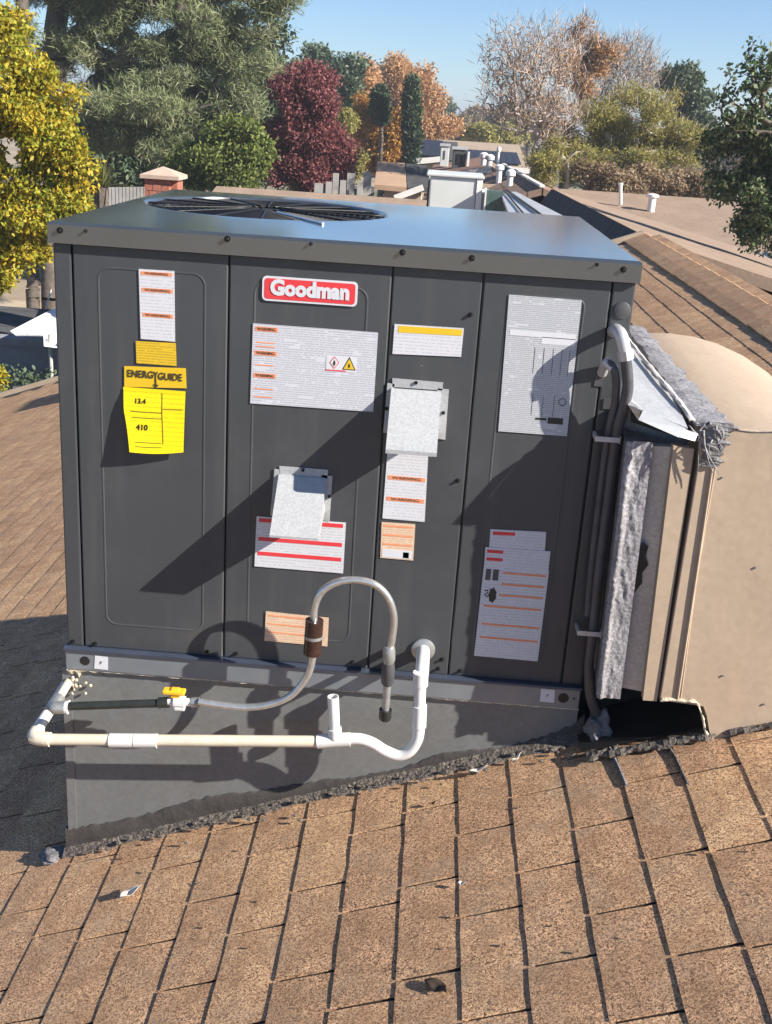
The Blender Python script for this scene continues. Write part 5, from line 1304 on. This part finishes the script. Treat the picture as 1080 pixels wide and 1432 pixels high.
# centre houses
h = thing('red_brown_house', 'house with a red-brown roof and white gable trim, carrying two air conditioners', 'house', (1, 33, GZ))
g0, g1, g2 = Q(601, 248, 28), Q(688, 234, 28), Q(742, 262, 28)
B = 8.5
slab('roof', [g0, g1, g1 + np.array([0, B, 0]), g0 + np.array([0, B, 0])], .14, MAT['roof_red'], h)
slab('far_slope', [g1 + np.array([.01, 0, 0]), g2, g2 + np.array([0, B, 0]), g1 + np.array([.01, B, 0])], .14, MAT['roof_brown'], h)
bar('gable_trim', g0 + np.array([0, -.03, -.05]), g1 + np.array([0, -.03, -.05]), .05, .16, MAT['fascia'], h)
mesh('gable', [(g0[0], 28.1, GZ), (g2[0], 28.1, GZ), (g2[0], 28.1, g2[2] - .1), (g1[0], 28.1, g1[2] - .1), (g0[0], 28.1, g0[2] - .1)], [(0, 1, 2, 3, 4)], MAT['stucco'], h)
def rooftop_ac(label, u0, u1, vt, vb, Y, mat, dk=.8):
    a = Q(u0, vb, Y); b_ = Q(u1, vt, Y); t = thing('rooftop_condenser', label, 'air conditioner', tuple((a + np.array([b_[0], Y, a[2]])) / 2))
    box('cabinet', a[0], b_[0], Y, Y + dk, a[2] - .1, b_[2], mat, t, .02)
    box('top_rim', a[0] - .03, b_[0] + .03, Y - .03, Y + dk + .03, b_[2] + .001, b_[2] + .06, MAT['galv_duct'], t)
    box('grille', a[0] + .12, b_[0] - .12, Y - .02, Y - .002, a[2] + .12, b_[2] - .12, MAT['ac_dark'] if mat is not MAT['ac_dark'] else MAT['black'], t)
    return t
rooftop_ac('silver-grey condenser on the red-brown roof, left of the dark one', 615, 629, 205, 228, 33, MAT['ac_grey'])
rooftop_ac('dark square condenser on the red-brown roof', 632, 653, 210, 235, 31, MAT['ac_dark'])
box_ = box('side_trim', Q(653, 230, 31)[0] + .0, Q(656, 230, 31)[0], 30.9, 31.0, Q(653, 233, 31)[2], Q(653, 212, 31)[2], MAT['vent_white'], None); box_['label'] = 'white upright post beside the dark condenser'; box_['category'] = 'post'
# solar roof house, far
h = thing('solar_house', 'long low house with a tan roof above a dark row of solar panels', 'house', (4, 48, GZ))
a, b_, c, d = Q(652, 229, 44), Q(742, 232, 44), Q(738, 208, 52), Q(640, 196, 52)
el_z = Q(690, 232, 44)[2]; rg_z = Q(690, 200, 52)[2]
xa_, xb_ = Q(646, 220, 44)[0], Q(742, 220, 44)[0]
slab('roof', [(xa_ - 1, 44, el_z), (xb_, 44, el_z), (xb_, 52, rg_z), (xa_ - 1, 52, rg_z)], .15, MAT['roof_tan'], h)
box('wall', xa_ - .6, xb_ - .3, 44.5, 52, GZ, el_z - .1, MAT['stucco'], h)
box('fascia_board', xa_ - 1, xb_, 43.94, 43.99, el_z - .2, el_z, MAT['fascia'], h)
npn = 9
for k in range(npn):
    wv = (xb_ - xa_ - .3) / npn; X_ = xa_ + k * wv; s_ = (rg_z - el_z) / 8
    slab('solar_panel', [(X_, 44.4, el_z + .4 * s_ + .1), (X_ + wv * .95, 44.4, el_z + .4 * s_ + .1), (X_ + wv * .95, 47.9, el_z + 3.9 * s_ + .12), (X_, 47.9, el_z + 3.9 * s_ + .12)], .04, MAT['panel_solar'], h)
h = thing('solar_house', 'house with dark solar panels just right of the tallest cypress', 'house', (-.5, 44, GZ))
xa_, xb_ = Q(583, 220, 42)[0], Q(618, 220, 42)[0]; el_z = Q(600, 222, 42)[2]; rg_z = Q(600, 196, 46)[2]
slab('roof', [(xa_ - .3, 42, el_z), (xb_ + .6, 42, el_z), (xb_ + .6, 46, rg_z), (xa_ - .3, 46, rg_z)], .15, MAT['roof_slate'], h)
box('wall', xa_, xb_ + .4, 42.4, 45.8, GZ, el_z - .1, MAT['stucco'], h)
for k in range(4):
    wv = (xb_ - xa_) / 4; X_ = xa_ + k * wv; s_ = (rg_z - el_z) / 4
    slab('solar_panel', [(X_, 42.2, el_z + .2 * s_ + .1), (X_ + wv * .95, 42.2, el_z + .2 * s_ + .1), (X_ + wv * .95, 45.4, el_z + 3.4 * s_ + .12), (X_, 45.4, el_z + 3.4 * s_ + .12)], .04, MAT['panel_solar'], h)
bar('fascia_board', Q(580, 226, 41.9), Q(622, 222, 41.9), .1, .2, MAT['fascia'], h)
h = thing('white_gable_house', 'small pale gabled house far off, right of the orange tree', 'house', (2, 70, GZ))
a, b_, c = Q(597, 193, 66), Q(612, 181, 66), Q(628, 194, 66)
slab('roof', [a, b_, b_ + np.array([0, 7, 0]), a + np.array([0, 7, 0])], .2, MAT['roof_tan'], h); slab('far_slope', [b_ + np.array([.01, 0, 0]), c, c + np.array([0, 7, 0]), b_ + np.array([.01, 7, 0])], .2, MAT['roof_red'], h)
mesh('gable', [(a[0] + .2, 66.3, GZ), (c[0] - .2, 66.3, GZ), (c[0] - .2, 66.3, c[2] - .2), (b_[0], 66.3, b_[2] - .2), (a[0] + .2, 66.3, a[2] - .2)], [(0, 1, 2, 3, 4)], MAT['fence'], h)
# tan sheet roof and slate roof, left of centre
h = thing('tan_roof_house', 'house with a plain orange-tan roof and dark shingled side, left of the cooler', 'house', (-1, 24, GZ))
a, b_, c, d = Q(524, 258, 22), Q(569, 262, 22), Q(566, 228, 25), Q(528, 226, 25)
slab('roof', [a, b_, c, d], .1, surf('orange_tan_roof', (.34, .22, .145), (.40, .27, .18), 2, .9), h)
a2, b2, c2 = Q(603, 262, 22), Q(597, 232, 25), None
slab('shingled_side', [b_ + np.array([.02, 0, -.0]), (a2[0], 22, a2[2]), (b2[0], 25, b2[2]), c + np.array([.02, 0, 0])], .1, MAT['roof_slate'], h)
box('wall', a[0] + .2, a2[0] - .2, 22.3, 27, GZ, a[2] - .12, MAT['stucco'], h)
bar('white_trim', Q(552, 277, 17.5), Q(592, 262, 17.5), .06, .10, MAT['fascia'], h)
# low brown roof right behind the unit
h = thing('low_brown_house', 'low brown-roofed house just over the back edge of the dark unit', 'house', (-1, 15, GZ))
zr_ = Q(450, 270, 16.5)[2]
x0, x1 = Q(303, 262, 16.5)[0], Q(603, 280, 16.5)[0]
slab('roof', [(x0 - .4, 12.2, zr_ - 1.3), (x1 + .3, 12.2, zr_ - 1.3), (x1, 16.5, zr_), (x0, 16.5, zr_)], .12, MAT['roof_pink'], h)
slab('far_slope', [(x0, 16.52, zr_), (x1, 16.52, zr_), (x1 + .3, 20, zr_ - 1), (x0 - .4, 20, zr_ - 1)], .12, MAT['roof_pink'], h)
box('wall', x0, x1, 12.7, 19.6, GZ, zr_ - 1.35, MAT['stucco'], h)
for k in range(4): 
    pass
# fences and walls in the gap
fn = thing('pale_fence', 'pale fence with dark gaps in front of the orange trees', 'fence', (-3, 27, GZ))
for k, (u0, u1, vt) in enumerate(((456, 464, 254), (466, 474, 242), (476, 484, 252), (486, 497, 242), (500, 508, 254), (509, 520, 240), (440, 452, 256))):
    a = Q(u0, vt, 26 + .2 * (k % 2)); b_ = Q(u1, vt, 26 + .2 * (k % 2)); box('fence_board', a[0], b_[0], a[1], a[1] + .06, GZ, a[2], MAT['fence'], fn)
a, b_ = Q(440, 262, 26.5), Q(524, 266, 26.5); box('rail', a[0], b_[0], 26.3, 26.36, a[2] - .1, a[2] + .05, MAT['wallblock'], fn)
vf = thing('vinyl_fence', 'pale upright-board fence left of the brick chimney', 'fence', (-5, 14.6, GZ))
a, b_ = Q(146, 262, 14.6), Q(206, 259, 14.6); nb = 12
for k in range(nb):
    xx = a[0] + (b_[0] - a[0]) * k / nb; wv = (b_[0] - a[0]) / nb
    box('board', xx + .006, xx + wv - .006, 14.6, 14.63, GZ, a[2] + .05 * (k / nb), MAT['fence'], vf)
ch = thing('brick_chimney', 'short red brick chimney with a pale cap behind the unit at left', 'chimney', tuple(Q(222, 275, 13.2)))
a, b_ = Q(202, 249, 13.2), Q(237, 249, 13.2); x0, x1, zt = a[0], b_[0], a[2]
ch_h = .085; row = 0; z = zt - 2.2
box('core', x0 + .02, x1 - .02, 13.22, 13.2 + .46, GZ, zt - .02, MAT['capstone'], ch)
bk = None
while z + ch_h < zt + .01:
    if z > zt - .55:
        nbk = 3; off_ = (row % 2) * .5
        for k in range(nbk + 1):
            wv = (x1 - x0) / nbk; xs_ = max(x0, x0 + (k - off_) * wv); xe = min(x1, x0 + (k + 1 - off_) * wv)
            if xe - xs_ > .03: box('brick', xs_ + .004, xe - .004, 13.2 + random.uniform(-.003, .003), 13.3, z + .005, z + ch_h - .004, MAT['brick'], ch)
    z += ch_h; row += 1
box('brick_side', x1 - .10, x1 + .09, 13.3, 13.62, zt - 2.2, zt, MAT['brick'], ch)
bm = bmesh.new(); v = [bm.verts.new(p_) for p_ in [(x0 - .05, 13.15, zt), (x1 + .14, 13.15, zt), (x1 + .14, 13.7, zt), (x0 - .05, 13.7, zt), (x0 - .05, 13.15, zt + .05), (x1 + .14, 13.15, zt + .05), (x1 + .14, 13.7, zt + .05), (x0 - .05, 13.7, zt + .05), ((x0 + x1) / 2 + .04, 13.4, zt + .16)]]
for f in [(0, 3, 2, 1), (0, 1, 5, 4), (1, 2, 6, 5), (2, 3, 7, 6), (3, 0, 4, 7), (4, 5, 8), (5, 6, 8), (6, 7, 8), (7, 4, 8)]: bm.faces.new([v[i] for i in f])
bm_obj('cap', bm, MAT['capstone'], ch)
lh = thing('chimney_house', 'low dark-roofed house under the brick chimney', 'house', (-3.5, 14, GZ))
zc = Q(250, 274, 13.2)[2]
slab('roof', [(x0 + .3, 13.7, zc - .5), (x1 + 2.2, 13.7, zc - .5), (x1 + 2.2, 15.2, zc - .1), (x0 + .3, 15.2, zc - .1)], .12, MAT['roof_slate'], lh)
box('wall', x0 + .5, x1 + 1.9, 13.9, 15, GZ, zc - .65, MAT['stucco'], lh)

# ---- left yard seen past the rake
gw = thing('garden_wall', 'low blue-grey block wall in shade beyond the left end of the shingles', 'wall', (-6, 13.0, GZ))
wy = 13.0; zt0 = Q(30, 472, wy)[2]
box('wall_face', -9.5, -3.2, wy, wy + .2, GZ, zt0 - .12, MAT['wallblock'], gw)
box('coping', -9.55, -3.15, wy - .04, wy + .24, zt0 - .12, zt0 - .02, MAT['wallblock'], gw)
hd = thing('low_hedge', 'dark green hedge in shade just beyond the left rake of the shingles', 'hedge', (-6, 12.0, GZ))
cs_ = np.stack([rng.uniform(-9, -3.4, 420), rng.uniform(11.7, 12.4, 420), rng.uniform(GZ, Q(30, 512, 12.2)[2] - .1, 420)], 1)
V, F, rr = leaves(cs_, 40, .22, .07, .6); np_mesh('leaves', V, F, MAT['l_dark'], hd, rr)
tube('stem', [(-6, 12.05, GZ), (-6, 12.05, GZ + .6)], .03, MAT['bark'], hd, 6)
ct = thing('white_canopy', 'white cloth canopy corner showing left of the dark unit', 'canopy', (-4.4, 13.8, GZ))
Yc = 12.6
k0, k1, k2, k3, k4, k5 = Q(14, 463, Yc), Q(74, 432, Yc + .8), Q(76, 486, Yc), Q(62, 484, Yc), Q(61, 469, Yc), Q(22, 469, Yc)
ridge = (k1 + np.array([1.6, .6, .05]))
V = [k0, k1, k1 + np.array([1.4, 0, 0]), k2 + np.array([1.2, 0, 0]), k2, k3, k4, k5]
mesh('cloth', V, [(0, 7, 6, 1), (1, 6, 5, 4), (1, 4, 3, 2)], MAT['tarp'], ct).modifiers.new('thickness', 'SOLIDIFY').thickness = .01
tube('pole', [(k3[0] + .05, Yc + .1, GZ), (k3[0] + .05, Yc + .1, k4[2])], .03, MAT['fence'], ct, 8)
tube('strut', [Q(64, 432, Yc + .75), Q(72, 405, Yc + .9)], .012, MAT['fence'], ct, 6)
dh = thing('dark_shed', 'dark low shed roof behind the white canopy', 'shed', (-6.5, 14.2, GZ))
zz = Q(30, 455, 14)[2]
box('shed_body', -9.5, -3.6, 13.6, 15, GZ, zz - .15, MAT['wallblock'], dh); slab('roof', [(-9.7, 13.4, zz - .12), (-3.4, 13.4, zz - .12), (-3.4, 15.2, zz + .05), (-9.7, 15.2, zz + .05)], .08, MAT['roof_slate'], dh)
# pale patio slab
o = mesh('patio', [(-14, 15.3, GZ + .01), (-2, 15.3, GZ + .01), (-2, 26, GZ + .01), (-14, 26, GZ + .01)], [(0, 1, 2, 3)], surf('tan_patio', (.36, .29, .20), (.44, .36, .26), 1.5, .9, 0, .1, 30)); o['kind'] = 'structure'

# ------------------------------------------------------------------ thin air haze
mt = bpy.data.materials.new('haze'); mt.use_nodes = True; n = mt.node_tree; n.nodes.clear()
vo = n.nodes.new('ShaderNodeVolumePrincipled'); vo.inputs['Color'].default_value = (.86, .92, 1, 1); vo.inputs['Density'].default_value = .0015; vo.inputs['Anisotropy'].default_value = .3
oo = n.nodes.new('ShaderNodeOutputMaterial'); n.links.new(vo.outputs[0], oo.inputs['Volume'])
hz = box('haze', -3200, 3200, -3200, 3200, GZ - 1, 13.5, mt, None); hz['kind'] = 'stuff'; hz['label'] = 'thin pale air haze over the whole neighbourhood'; hz['category'] = 'haze'
